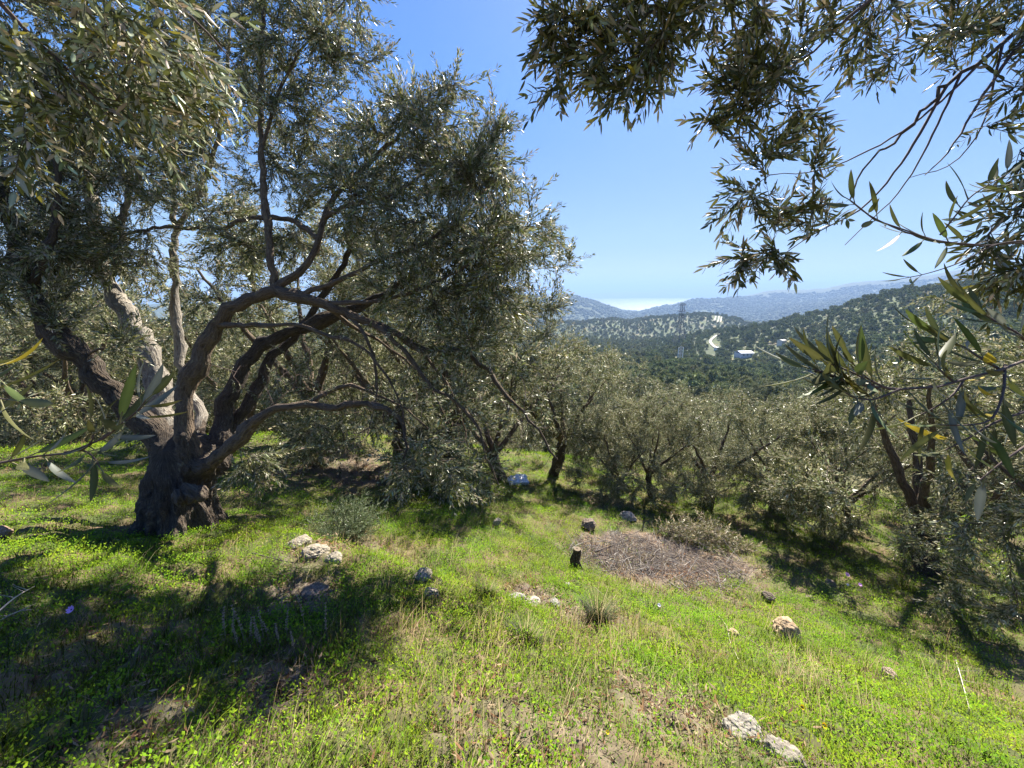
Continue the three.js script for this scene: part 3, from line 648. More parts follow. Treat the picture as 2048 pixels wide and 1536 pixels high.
// pairs of leaves along a twig drawn through places of the picture
function leafyTwig(o, parent, pts, r0, leaves, opt = {}) {
  const R = o.R, L = line(pts.map((e) => at(...e).sub(o.base)), 0.012), gb = new GB();
  tube(gb, L, L.map((_, k) => r0 * (1 - 0.7 * k / (L.length - 1)) + 0.0004), 6, [1, 1, 1], 0.12);
  const twig = part('twig', gb.geo(), M.twig, parent), n = Math.round(leaves / 2), s0 = opt.from ?? 0.05;
  const out = [];
  for (let k = 0; k < n; k++) {
    const t = s0 + (1 - s0) * (k + 0.5) / n, i = clamp(Math.round(t * (L.length - 1)), 1, L.length - 1), d = V().subVectors(L[i], L[i - 1]).normalize();
    const s = V().crossVectors(d, k % 2 ? V(0.25, 1, 0.3) : V(0.2, 0.25, 1)).normalize();
    for (const q of [-1, 1]) {
      if (R() < 0.12) continue;
      const dir = V().copy(d).multiplyScalar(0.65 + 0.4 * R()).addScaledVector(s, q * (0.6 + 0.45 * R())).addScaledVector(rv(R), 0.25);
      const kind = R() < 0.6 * (opt.yellow ?? 0.05) ? 'yellow' : R() < (opt.silver ?? 0.15) ? 'silver' : 'green';
      out.push([L[i], dir, kind]);
    }
  }
  out.push([L[L.length - 1], V().subVectors(L[L.length - 1], L[L.length - 3]).addScaledVector(rv(R), 0.003), 'green']);
  for (const [p, dir, kind] of out) leafAt(opt.host ?? parent, p, dir, V(0, 1, 0.2).addScaledVector(rv(R), 0.9), (opt.size ?? 1) * (0.75 + 0.4 * R()), kind, R);
  return twig;
}
{
  const right = overhang({
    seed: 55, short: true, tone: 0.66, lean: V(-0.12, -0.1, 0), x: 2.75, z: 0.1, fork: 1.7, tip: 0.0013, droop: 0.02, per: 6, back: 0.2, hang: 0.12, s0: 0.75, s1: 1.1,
    label: 'olive tree just outside the right edge, its leafy branches hanging across the sky',
    limbs: [
      ['high', [[2300, -250, 1.9], [2048, 60, 2.0], [1900, 165, 2.0], [1800, 270, 1.95], [1740, 320, 1.9], [1700, 400, 1.85]], 0.045, 0.003],
      ['over', [[2250, -420, 1.8], [1900, -260, 1.7], [1600, -110, 1.65], [1400, -20, 1.6], [1250, 60, 1.55]], 0.04, 0.003],
      ['over_b', [[2000, -280, 1.75], [1800, -60, 1.8], [1650, 80, 1.85], [1540, 180, 1.85]], 0.02, 0.002, 'over'],
      ['high_c', [[1960, 115, 2.0], [1850, 230, 1.97], [1740, 300, 1.93], [1640, 340, 1.9], [1540, 350, 1.87]], 0.008, 0.0016, 'high'],
      ['high_d', [[1900, 170, 2.0], [1800, 330, 1.95], [1720, 420, 1.92], [1640, 460, 1.88], [1550, 520, 1.86]], 0.009, 0.0016, 'high'],
      ['high_e', [[1930, 150, 2.0], [1850, 300, 1.95], [1790, 395, 1.9], [1740, 440, 1.88], [1690, 490, 1.86]], 0.007, 0.0015, 'high'],
      ['high_f', [[2048, 100, 1.95], [1960, 260, 1.9], [1900, 330, 1.88], [1820, 355, 1.86]], 0.007, 0.0014, 'high'],
      ['high_b', [[2048, 60, 2.0], [1960, 200, 1.9], [1900, 300, 1.85], [1850, 350, 1.8]], 0.012, 0.002, 'high'],
      ['side', [[2350, 300, 1.6], [2150, 250, 1.6], [2040, 300, 1.6]], 0.02, 0.002],
      ['near_low', [[2400, 640, 0.9], [2048, 722, 0.62], [1950, 752, 0.57], [1840, 776, 0.54], [1760, 780, 0.53], [1690, 768, 0.52], [1655, 750, 0.515], [1630, 742, 0.51]], 0.011, 0.0012, 'trunk'],
      ['near_mid', [[2500, 420, 1.0], [2150, 480, 0.85], [1960, 490, 0.8], [1880, 482, 0.78], [1800, 460, 0.76], [1730, 425, 0.75], [1702, 402, 0.74]], 0.008, 0.001, 'trunk'],
    ],
    leafy: [
      [1137, 60, 1.6, 0.15, 10], [1187, 120, 1.6, 0.11, 7], [1267, 40, 1.6, 0.18, 13], [1297, 110, 1.6, 0.15, 11], [1357, 20, 1.65, 0.18, 12], [1107, 165, 1.6, 0.06, 2], [1247, 170, 1.6, 0.07, 4], [1407, -30, 1.65, 0.22, 13], [1207, -30, 1.6, 0.22, 12],
      [1480, 60, 1.8, 0.15, 8], [1520, 130, 1.8, 0.15, 9], [1470, 180, 1.8, 0.1, 5], [1560, 190, 1.8, 0.13, 6], [1430, 245, 1.85, 0.06, 2], [1620, 70, 1.8, 0.17, 8], [1600, 240, 1.8, 0.1, 3], [1540, 260, 1.8, 0.07, 2], [1760, 30, 1.9, 0.2, 7], [1880, 40, 1.9, 0.2, 6], [1700, 120, 1.9, 0.12, 2], [1820, 110, 1.9, 0.12, 2],
      [1990, 40, 2.0, 0.22, 12], [1530, 325, 1.85, 0.04, 2], [1480, 365, 1.85, 0.02, 1], [1515, 395, 1.85, 0.04, 2], [1475, 408, 1.85, 0.02, 1], [1560, 430, 1.85, 0.05, 3], [1620, 400, 1.85, 0.06, 2], [1500, 515, 1.85, 0.05, 3], [1555, 500, 1.85, 0.06, 4], [1640, 450, 1.85, 0.06, 2], [1640, 340, 1.85, 0.06, 2],
      [2040, 180, 1.7, 0.09, 4], [2030, 340, 1.6, 0.08, 4], [2040, 430, 1.5, 0.09, 4], [2030, 520, 1.5, 0.08, 4], [2060, 100, 1.9, 0.12, 4], [1960, 470, 1.5, 0.06, 2], [1990, 560, 1.6, 0.07, 2],
      [V(1.5, 3.6, -0.6), 0.6, 26], [V(2.6, 3.9, -0.4), 0.8, 30], [V(3.2, 3.3, -0.9), 0.7, 24],
    ],
  });
  const b = right.limbs.near_low, c = right.limbs.near_mid;
  leafyTwig(right, right.tree, [[1715, 772, 0.52], [1680, 758, 0.515], [1650, 745, 0.51], [1622, 738, 0.508]], 0.0014, 16, { host: b, from: 0, silver: 0.08 });
  leafyTwig(right, right.tree, [[1760, 780, 0.53], [1715, 750, 0.52], [1680, 735, 0.515], [1660, 728, 0.51]], 0.0013, 14, { host: b, silver: 0.08 });
  leafyTwig(right, right.tree, [[1780, 779, 0.53], [1740, 760, 0.525], [1712, 735, 0.52], [1700, 715, 0.52]], 0.0012, 8, { host: b, silver: 0.2, size: 0.85 });
  leafyTwig(right, right.tree, [[1800, 778, 0.53], [1750, 798, 0.52], [1710, 796, 0.51], [1690, 785, 0.505]], 0.0013, 9, { host: b, yellow: 0.12, from: 0.4 });
  leafyTwig(right, right.tree, [[2010, 745, 0.6], [1960, 715, 0.6], [1920, 690, 0.62], [1880, 675, 0.63], [1855, 660, 0.64]], 0.002, 16, { host: b, yellow: 0.1 });
  leafyTwig(right, right.tree, [[2070, 710, 0.62], [2040, 670, 0.62], [1995, 645, 0.63], [1965, 625, 0.64], [1945, 605, 0.65]], 0.002, 15, { host: b, silver: 0.3 });
  leafyTwig(right, right.tree, [[2010, 730, 0.6], [2005, 790, 0.56], [1980, 840, 0.54], [1930, 850, 0.53], [1880, 850, 0.53]], 0.0018, 14, { host: b, yellow: 0.22 });
  leafyTwig(right, right.tree, [[2060, 820, 0.6], [1990, 845, 0.58], [1930, 880, 0.56], [1890, 900, 0.55]], 0.0018, 13, { host: b, yellow: 0.2 });
  leafyTwig(right, right.tree, [[2070, 880, 0.6], [2010, 920, 0.58], [1960, 960, 0.57]], 0.0018, 10, { host: b, yellow: 0.15 });
  leafyTwig(right, right.tree, [[1930, 756, 0.57], [1905, 790, 0.55], [1870, 815, 0.55], [1840, 830, 0.55]], 0.0014, 9, { host: b, yellow: 0.15 });
  leafyTwig(right, right.tree, [[1910, 765, 0.555], [1885, 745, 0.56], [1870, 725, 0.57]], 0.0013, 7, { host: b });
  leafyTwig(right, right.tree, [[1960, 490, 0.8], [1880, 482, 0.78], [1800, 460, 0.76], [1730, 425, 0.75], [1702, 402, 0.74]], 0.0015, 22, { host: c, size: 0.95, silver: 0.05, yellow: 0 });
  leafyTwig(right, right.tree, [[1880, 470, 0.78], [1912, 430, 0.77], [1940, 395, 0.77], [1985, 365, 0.78], [2020, 345, 0.79]], 0.0014, 14, { host: c, size: 0.95, silver: 0.05, yellow: 0 });
  leafyTwig(right, right.tree, [[2060, 480, 0.8], [1990, 490, 0.8], [1920, 525, 0.8], [1850, 548, 0.8], [1810, 556, 0.8]], 0.0014, 3, { host: c, from: 0.85, size: 0.7, yellow: 0 });
  leafyTwig(right, right.tree, [[2080, 420, 0.85], [2040, 390, 0.83], [2000, 380, 0.82]], 0.0016, 12, { host: c, size: 0.95, yellow: 0 });

  const left = overhang({
    seed: 66, tone: 1.05, lean: V(0.45, -0.3, 0), x: -2.75, z: 0.35, fork: 1.6, tip: 0.0013, droop: 0.03, per: 4, back: 0.3, hang: 0.3, s0: 0.85, s1: 1.3,
    label: 'olive tree just outside the left edge, its twigs drooping into the upper left corner',
    limbs: [
      ['high', [[-700, -300, 1.3], [-250, -260, 1.35], [60, -150, 1.4], [230, 20, 1.5]], 0.04, 0.003],
      ['high_b', [[-250, -260, 1.35], [-60, -60, 1.4], [100, 110, 1.5], [230, 230, 1.6]], 0.02, 0.002, 'high'],
      ['high_c', [[60, -150, 1.4], [230, -80, 1.6], [370, 20, 1.7], [470, 130, 1.8]], 0.016, 0.002, 'high'],
      ['near_low', [[-500, 800, 0.8], [-150, 950, 0.6], [0, 925, 0.56], [80, 912, 0.54], [165, 900, 0.52], [200, 880, 0.515], [240, 850, 0.51], [280, 818, 0.505]], 0.008, 0.0011, 'trunk'],
    ],
    leafy: [
      [60, 40, 1.5, 0.2, 5], [180, 60, 1.55, 0.2, 6], [90, 150, 1.5, 0.2, 5], [280, 60, 1.6, 0.2, 4], [230, 160, 1.6, 0.2, 5], [330, 160, 1.7, 0.18, 4], [40, 270, 1.5, 0.16, 3], [170, 250, 1.55, 0.16, 3], [300, 250, 1.65, 0.13, 2], [400, 60, 1.8, 0.18, 3], [420, 170, 1.75, 0.12, 2], [20, 100, 1.4, 0.2, 3], [120, -60, 1.4, 0.3, 5],
      [V(-1.8, 3.7, -0.8), 0.7, 26], [V(-2.8, 3.9, -0.2), 0.9, 30], [V(-3.3, 3.3, -1.0), 0.8, 26],
    ],
  });
  const a = left.limbs.near_low;
  leafyTwig(left, left.tree, [[200, 880, 0.515], [240, 850, 0.51], [275, 822, 0.505], [292, 800, 0.5]], 0.0013, 13, { host: a, from: 0.1, yellow: 0.04, silver: 0.35 });
  leafyTwig(left, left.tree, [[130, 905, 0.53], [170, 902, 0.52], [188, 915, 0.515], [200, 935, 0.51]], 0.0012, 8, { host: a, from: 0.2, silver: 0.2, yellow: 0.05 });
  leafyTwig(left, left.tree, [[165, 900, 0.52], [182, 885, 0.515], [187, 868, 0.51], [180, 850, 0.51]], 0.001, 4, { host: a, silver: 0.2, size: 0.85 });
  leafyTwig(left, left.tree, [[-60, 935, 0.58], [0, 925, 0.56], [60, 914, 0.545], [110, 908, 0.535]], 0.0016, 9, { host: a, silver: 0.2 });
  leafyTwig(left, left.tree, [[-140, 800, 0.6], [-60, 790, 0.52], [-10, 795, 0.5], [20, 800, 0.49]], 0.0016, 10, { host: a, size: 1.15, silver: 0.15, yellow: 0.06 });
  leafyTwig(left, left.tree, [[-120, 900, 0.6], [-60, 850, 0.54], [-25, 830, 0.52]], 0.0016, 7, { host: a, size: 1.15, silver: 0.15 });
  leafyTwig(left, left.tree, [[-130, 720, 0.6], [-70, 730, 0.54], [-20, 745, 0.5], [0, 760, 0.5]], 0.0016, 7, { host: a, size: 1.15, silver: 0.3 });
}
// ------------------------------------------------------------------ the olive grove
const LITTLE = (() => { const R = rng(81); return [0, 1, 2, 3].map((k) => sprig(R, 0.24 + 0.04 * k, 0.068, 0.0085, 0.034, 0, true)); })();
// joins many copies of small geometries into one
function joined(geos, spots, R) {
  let nv = 0, ni = 0; const pick = spots.map(() => Math.floor(R() * geos.length));
  pick.forEach((k) => { nv += geos[k].attributes.position.count; ni += geos[k].index.count; });
  const P = new Float32Array(nv * 3), N = new Float32Array(nv * 3), C = new Float32Array(nv * 3), I = new Uint32Array(ni), q = new THREE.Quaternion(), a = V(); let v = 0, i = 0;
  spots.forEach(([p, d, s, t], n) => {
    const g = geos[pick[n]], gp = g.attributes.position.array, gn = g.attributes.normal.array, gc = g.attributes.color.array, gi = g.index.array, v0 = v;
    q.setFromUnitVectors(YUP, d).multiply(Q0.setFromAxisAngle(YUP, R() * 6.283));
    for (let k = 0; k < gp.length; k += 3, v++) {
      a.set(gp[k], gp[k + 1], gp[k + 2]).multiplyScalar(s).applyQuaternion(q).add(p); P.set([a.x, a.y, a.z], v * 3);
      a.set(gn[k], gn[k + 1], gn[k + 2]).applyQuaternion(q); N.set([a.x, a.y, a.z], v * 3);
      C.set([gc[k] * t[0], gc[k + 1] * t[1], gc[k + 2] * t[2]], v * 3);
    }
    for (let k = 0; k < gi.length; k++) I[i++] = gi[k] + v0;
  });
  const g = new THREE.BufferGeometry();
  g.setAttribute('position', new THREE.BufferAttribute(P, 3)); g.setAttribute('normal', new THREE.BufferAttribute(N, 3)); g.setAttribute('color', new THREE.BufferAttribute(C, 3)); g.setIndex(new THREE.BufferAttribute(I, 1));
  return g;
}
// leaf clumps for trees too far to show a leaf
function clumpGeo(R, n, size, L, w, col) {
  const gb = new GB();
  for (let k = 0; k < n; k++) { const p = rv(R).multiplyScalar(size * Math.cbrt(R())), d = rv(R).addScaledVector(V(0, 1, 0), 0.3).normalize(); leaf(gb, p, d, side(d, R), L * (0.6 + 0.7 * R()), w * (0.7 + 0.6 * R()), col(R), 0, 0.15); }
  return gb.geo();
}
// a grown tree: short trunk, spreading limbs, a crown of uneven lumps with drooping skirts
function groveTree({ seed, H = 4.2, W = 2.0, trunk = 0.18, fork = 0.8, clusters, per, geos, lod, skirt = 1.1, mat = M.leaf, s = 1 }) {
  const R = rng(seed), tree = new THREE.Group(), S = new Skeleton(R);
  const lean = rv(R).multiplyScalar(0.16); lean.y = 0;
  const t = S.limbLine([V(0, -0.35, 0), V(0, 0.05, 0), V(lean.x, fork * 0.55, lean.z), V(lean.x * 1.6, fork, lean.z * 1.6)], trunk * 1.25, trunk * 0.85, 'trunk', -1, 0.14);
  const top = t[t.length - 1], n = lod ? 4 : 4 + Math.floor(R() * 2), ids = {}, a0 = R() * 6.28;
  for (let k = 0; k < n; k++) {
    const a = a0 + k / n * 6.283 + R() * 0.6, out = W * (0.45 + 0.3 * R()), h = H * (0.55 + 0.25 * R()), dx = Math.cos(a), dz = Math.sin(a);
    ids['l' + k] = S.limbLine([S.p[top].clone(), V(lean.x + dx * out * 0.35, fork + (h - fork) * 0.3, lean.z + dz * out * 0.35), V(dx * out * 0.75, fork + (h - fork) * 0.68, dz * out * 0.75), V(dx * out * 1.1, h, dz * out * 1.1)], trunk * 0.55, trunk * 0.12, 'l' + k, top, 0.2);
  }
  const list = [], m = 9 + Math.floor(R() * 4);
  for (let k = 0; k < m; k++) {
    const a = k / m * 6.283 + R(), low = k % 3 === 0, y = H * (low ? 0.36 + 0.1 * R() : 0.5 + 0.33 * R()), rr = W * (low ? 0.78 : 0.55) * (0.75 + 0.4 * R());
    list.push([V(Math.cos(a) * rr, y, Math.sin(a) * rr), W * (0.3 + 0.16 * R()), 1]);
  }
  list.push([V(0, H * 0.82, 0), W * 0.45, 1.6], [V(0, H * 0.6, 0), W * 0.6, 1.2]);
  for (let k = 0; k < 6; k++) { const a = R() * 6.283; list.push([V(Math.cos(a) * W * 0.85, H * (0.14 + 0.16 * R()), Math.sin(a) * W * 0.85), W * 0.24, skirt]); }
  const sum = list.reduce((q, l) => q + l[2], 0);
  S.reach(lumps(list.map(([c, r, w]) => [c, r, Math.max(1, Math.round(clusters * w / sum))]), R, 0.85, 0.35), lod ? 0.35 : 0.2, 0.06, (i) => S.limb[i] !== 'trunk');
  S.thicken(lod ? 0.006 : 0.0032, 2.3, trunk);
  const gt = new GB(); tube(gt, t.map((i) => S.p[i]), t.map((i, k) => S.r[i] * (k === 0 ? 1.35 : 1)), lod ? 6 : 12, [1, 1, 1], 0.3);
  part('trunk', gt.geo(), M.bark, tree);
  if (lod < 2) {
    const limbs = new GB();
    for (const l in ids) {
      const gb = lod ? limbs : new GB(); tube(gb, ids[l].map((i) => S.p[i]), ids[l].map((i) => S.r[i]), lod ? 5 : 8, [1, 1, 1], 0.15);
      if (!lod) part('limb', gb.geo(), M.limb, tree);
    }
    if (lod) part('limbs', limbs.geo(), M.twig, tree, 'stuff');
    else part('twigs', S.twigs(undefined, 4), M.twig, tree, 'stuff');
  }
  const spots = sprigSpots(S.ends(per, lod ? 0.9 : 0.6, R), R, 0.8, 0.1, 0.8 * s, 1.25 * s).map(([p, d, k, t]) => [p, d, k, t.map((v, i) => v * [1.24, 1.2, 1.12][i])]);
  part('crown', joined(geos, spots, R), mat, tree, 'stuff');
  return tree;
}
const farCol = (R) => { const t = R(); const k = 0.75 + 0.5 * R(); return t < 0.3 ? [0.22 * k, 0.225 * k, 0.15 * k] : [0.1 * k, 0.115 * k, 0.046 * k]; };
const darkCol = (R) => { const k = 0.6 + 0.7 * R(); return [0.03 * k, 0.052 * k, 0.02 * k]; };
const CL1 = (() => { const R = rng(83); return [0, 1, 2].map(() => clumpGeo(R, 16, 0.2, 0.15, 0.028, farCol)); })();
const CL2 = (() => { const R = rng(84); return [0, 1, 2].map(() => clumpGeo(R, 10, 0.42, 0.5, 0.12, farCol)); })();
const CLD = (() => { const R = rng(85); return [0, 1].map(() => clumpGeo(R, 16, 0.3, 0.26, 0.05, darkCol)); })();
const NEARTREES = [0, 1, 2, 3, 4].map((k) => groveTree({ seed: 500 + k, clusters: 210, per: 12, geos: LITTLE, lod: 0, W: 1.95 + 0.1 * (k % 3), trunk: 0.12 + 0.025 * (k % 3), fork: 0.6 + 0.1 * k }));
const MIDTREES = [0, 1, 2, 3, 4].map((k) => groveTree({ seed: 520 + k, clusters: 120, per: 6, geos: CL1, lod: 1, W: 2.1, mat: M.far, skirt: 0.6 }));
const PINES = [0, 1].map((k) => groveTree({ seed: 540 + k, clusters: 110, per: 6, geos: CLD, lod: 1, H: 6.5, W: 1.7, fork: 1.6, mat: M.far, skirt: 0.4 }));
function plant(proto, label, group, x, z, s, turn, name = 'olive_tree', sy = 1) {
  const o = proto.clone();
  o.name = name; o.position.set(x, groundH(x, z), z); o.rotation.y = turn; o.scale.set(s, s * sy, s);
  return tag(o, label, 'tree', group);
}
const placed = [[2.75, 0.1], [-2.75, 0.35]];
{ const b = groundHit(365, 1052); placed.push([b.x, b.z]); }
// trees that the photograph shows one by one
for (const [px, py, k, s, turn, label, sy] of [
  [1855, 1150, 1, 1.16, 2.2, 'dark-trunked olive tree with a broad silvery crown at the right edge of the clearing', 1.0],
  [2200, 1290, 3, 0.95, 0.4, 'low silvery olive tree cut off by the right edge of the picture', 0.9],
  [1003, 962, 0, 1.3, 1.0, 'pale silvery olive tree with a short trunk next to the white sack', 1.0],
  [905, 945, 2, 1.6, 3.3, 'olive tree with a thin black trunk left of the white sack tree', 1.0],
  [1108, 952, 4, 1.1, 0.2, 'olive tree with a squat dark trunk right of the white sack', 1.0],
  [1302, 1000, 3, 0.74, 4.4, 'small olive tree with a slim black trunk behind the brush pile', 0.95],
  [1418, 1004, 2, 0.8, 5.6, 'small olive tree with a thick leaning black trunk behind the brush pile', 0.9],
  [1230, 985, 0, 0.72, 2.6, 'small olive tree behind the left end of the brush pile', 0.9],
  [1545, 1015, 4, 0.74, 1.7, 'olive bush-tree with branches to the ground right of the brush pile', 0.9],
  [1690, 1045, 0, 0.9, 0.9, 'dense olive tree between the clearing and the large right-hand olive', 0.9],
  [1990, 1080, 2, 1.1, 5.2, 'olive tree behind the large right-hand olive', 0.95],
  [612, 880, 1, 1.65, 0.6, 'tall olive tree with a leaning pale trunk behind the arching limbs of the old olive', 1.0],
  [150, 840, 4, 1.9, 2.8, 'olive tree behind the bare earth patch at far left', 1.0],
  [-60, 880, 3, 1.6, 4.1, 'olive tree at the left edge behind the old olive', 1.0],
  [330, 842, 0, 1.9, 5.0, 'olive tree straight behind the trunk of the old olive', 1.0],
  [800, 925, 3, 1.5, 1.2, 'olive tree hung behind the drooping bare twigs of the old olive', 1.0],
  [700, 862, 2, 1.65, 3.9, 'olive tree further back between the tall pale trunk and the drooping twigs', 1.0],
  [470, 850, 1, 1.8, 2.0, 'olive tree further back right of the old trunk', 1.0],
  [240, 826, 2, 2.0, 0.3, 'olive tree furthest back at left above the bare earth patch', 1.0],
]) {
  const p = groundHit(px, py);
  placed.push([p.x, p.z]);
  plant(NEARTREES[k], label, undefined, p.x, p.z, s, turn, 'olive_tree', sy);
}
for (const [az, rho, k, s] of [[-51, 19, 0, 2.1], [-44, 23, 2, 2.2], [-37, 20, 4, 2.0], [-31, 24, 1, 2.3], [-25, 21, 3, 2.0], [-19, 25, 0, 2.1], [-13, 22, 2, 1.8], [-47, 29, 3, 2.4], [-34, 31, 0, 2.5], [-22, 32, 4, 2.4]]) {
  const a = THREE.MathUtils.degToRad(az), x = rho * Math.sin(a), z = -rho * Math.cos(a);
  placed.push([x, z]);
  plant(NEARTREES[k], 'tall olive tree of the thicket that closes the view behind the old olive', 'olive trees of the thicket behind the old olive', x, z, s, az);
}
{
  const R = rng(611), near = [], far = [], dark = [], lump = [], olive = new THREE.Color();
  const clear = (x, z, rho) => smooth(fbm(x / 22, z / 22, 4) + 0.5 * fbm(x / 60 + 40, z / 60, 3), 0.1, 0.4);
  const half = 0.99, okAz = () => (R() * 2 - 1) * half;
  // rows of rings with jitter: even cover at every distance
  for (let rho = 12.5; rho < 1000;) {
    const gap = rho < 60 ? 4.1 : rho < 450 ? 4.9 + rho * 0.002 : 9;
    const n = Math.floor(2 * half * rho / gap);
    for (let k = 0; k < n; k++) {
      const az = -half + 2 * half * (k + R()) / n, r = rho + (R() - 0.5) * gap * 1.7, x = r * Math.sin(az), z = -r * Math.cos(az);
      const c = clear(x, z, r), a = R(), b = R(), cc = R();
      if (r < 17 && az < -0.15) continue;
      if (r > 100 && keepOff(x, z)) continue;
      if (r > 30 && a < c * (r > 550 ? 0.7 : r > 120 ? 0.4 : 0.25)) continue;
      if (placed.some((q) => (q[0] - x) ** 2 + (q[1] - z) ** 2 < 5.2)) continue;
      if (r < 40) placed.push([x, z]);
      near.push([x, z, r, 0.62 + 0.75 * b * b + 0.1 * a, cc * 6.283, fbm(x / 70 + 9, z / 70, 3)]);
    }
    rho += gap * 0.95;
  }
  near.sort((p, q) => p[2] - q[2]);
  near.forEach(([x, z, r, s, turn, kind], i) => {
    const onHill = r > 140 && (x > 0.35 * -z) && kind > -0.3;
    if (i < 285) {
      const p = r < 27 ? NEARTREES[i % 5] : onHill || (kind > 0.42 && r > 45) ? PINES[i % 2] : MIDTREES[i % 5];
      if (PINES.includes(p)) plant(p, 'dark green evergreen tree among the olives in the valley below', 'dark evergreens among the olives', x, z, s * 0.9, turn, 'evergreen_tree');
      else if (r < 27) plant(p, 'olive tree of the thick grove just below the clearing', 'olive trees just below the clearing', x, z, s * (x < -2 ? 1.5 : 0.95), turn);
      else plant(p, 'grey-green olive tree of the grove stretching down into the valley', 'olive trees of the valley grove', x, z, s, turn);
    } else (onHill || kind > 0.45 ? dark : far).push([x, z, s, turn, r]);
  });
  const far2 = groveTree({ seed: 560, clusters: 46, per: 3, geos: CL2, lod: 2, W: 2.3, H: 4.0, mat: M.far, skirt: 0.6 });
  const far3 = groveTree({ seed: 561, clusters: 40, per: 3, geos: CL2, lod: 2, W: 2.2, H: 4.4, mat: M.far, skirt: 0.6 });
  const crown = (t) => t.children.find((c) => c.name === 'crown').geometry;
  const scatter = (name, label, geo, list, tint) => {
    const im = new THREE.InstancedMesh(geo, M.far, list.length), m = new THREE.Matrix4(), q = new THREE.Quaternion(), col = new THREE.Color();
    list.forEach(([x, z, s, turn, r], i) => {
      const k = (r > 450 ? 1.15 : 1) * s; m.compose(V(x, groundH(x, z) - 0.3, z), q.setFromAxisAngle(YUP, turn), V(k, k * (0.9 + 0.25 * R()), k)); im.setMatrixAt(i, m);
      const t = 0.75 + 0.5 * R(); im.setColorAt(i, col.setRGB(t * tint[0] * (0.93 + 0.14 * R()), t * tint[1], t * tint[2] * (0.93 + 0.14 * R())));
    });
    im.name = name; im.castShadow = im.receiveShadow = true;
    tag(im, label, null, null, 'stuff');
  };
  const h1 = far.filter((_, i) => i % 2), h2 = far.filter((_, i) => !(i % 2));
  scatter('far_olive_grove', 'olive woods covering the valley floor and the hills beyond', crown(far2), h1, [1.12, 1.1, 0.95]);
  scatter('far_olive_grove', 'olive woods covering the valley floor and the hills beyond', crown(far3), h2, [1.05, 1.1, 1]);
  scatter('far_scrub_wood', 'dark evergreen scrub wood on the right-hand hill', crown(far3), dark, [0.82, 0.94, 0.76]);
  // woods of the distant hills
  const bumpGeo = new THREE.IcosahedronGeometry(1, 1); bumpGeo.deleteAttribute('uv');
  { const p = bumpGeo.attributes.position; for (let i = 0; i < p.count; i++) { const f = 1 + 0.3 * N3(p.getX(i) * 1.7, p.getY(i) * 1.7, p.getZ(i) * 1.7); p.setXYZ(i, p.getX(i) * f, p.getY(i) * f * 0.75, p.getZ(i) * f); } bumpGeo.computeVertexNormals(); }
  const woods = [];
  for (let k = 0; k < 42000; k++) {
    const r = Math.sqrt(lerp(950 ** 2, 3600 ** 2, R())), az = -0.35 + 1.35 * R(), x = r * Math.sin(az), z = -r * Math.cos(az);
    if (fbm(x / 160, z / 160, 4) > 0.16 + 0.25 * R()) continue;
    const y = groundH(x, z); if (y < SEA + 6) continue;
    woods.push([x, y, z, (4 + 8 * R() * R()) * (r > 2000 ? 1.3 : 1)]);
  }
  const im = new THREE.InstancedMesh(bumpGeo, new THREE.MeshStandardMaterial({ color: RGB(0.04, 0.058, 0.026), roughness: 1 }), woods.length), m = new THREE.Matrix4();
  im.material.name = 'distant woods';
  woods.forEach(([x, y, z, s], i) => { m.compose(V(x, y, z), Q0.setFromAxisAngle(YUP, R() * 6.28), V(s, s * (0.7 + 0.5 * R()), s)); im.setMatrixAt(i, m); const t = 0.6 + 0.8 * R(); im.setColorAt(i, olive.setRGB(t, t, t)); });
  im.name = 'distant_woods';
  tag(im, 'woods on the blue hills in front of the sea', null, null, 'stuff');
  console.log('trees', near.length, far.length, dark.length, 'woods', woods.length);
}
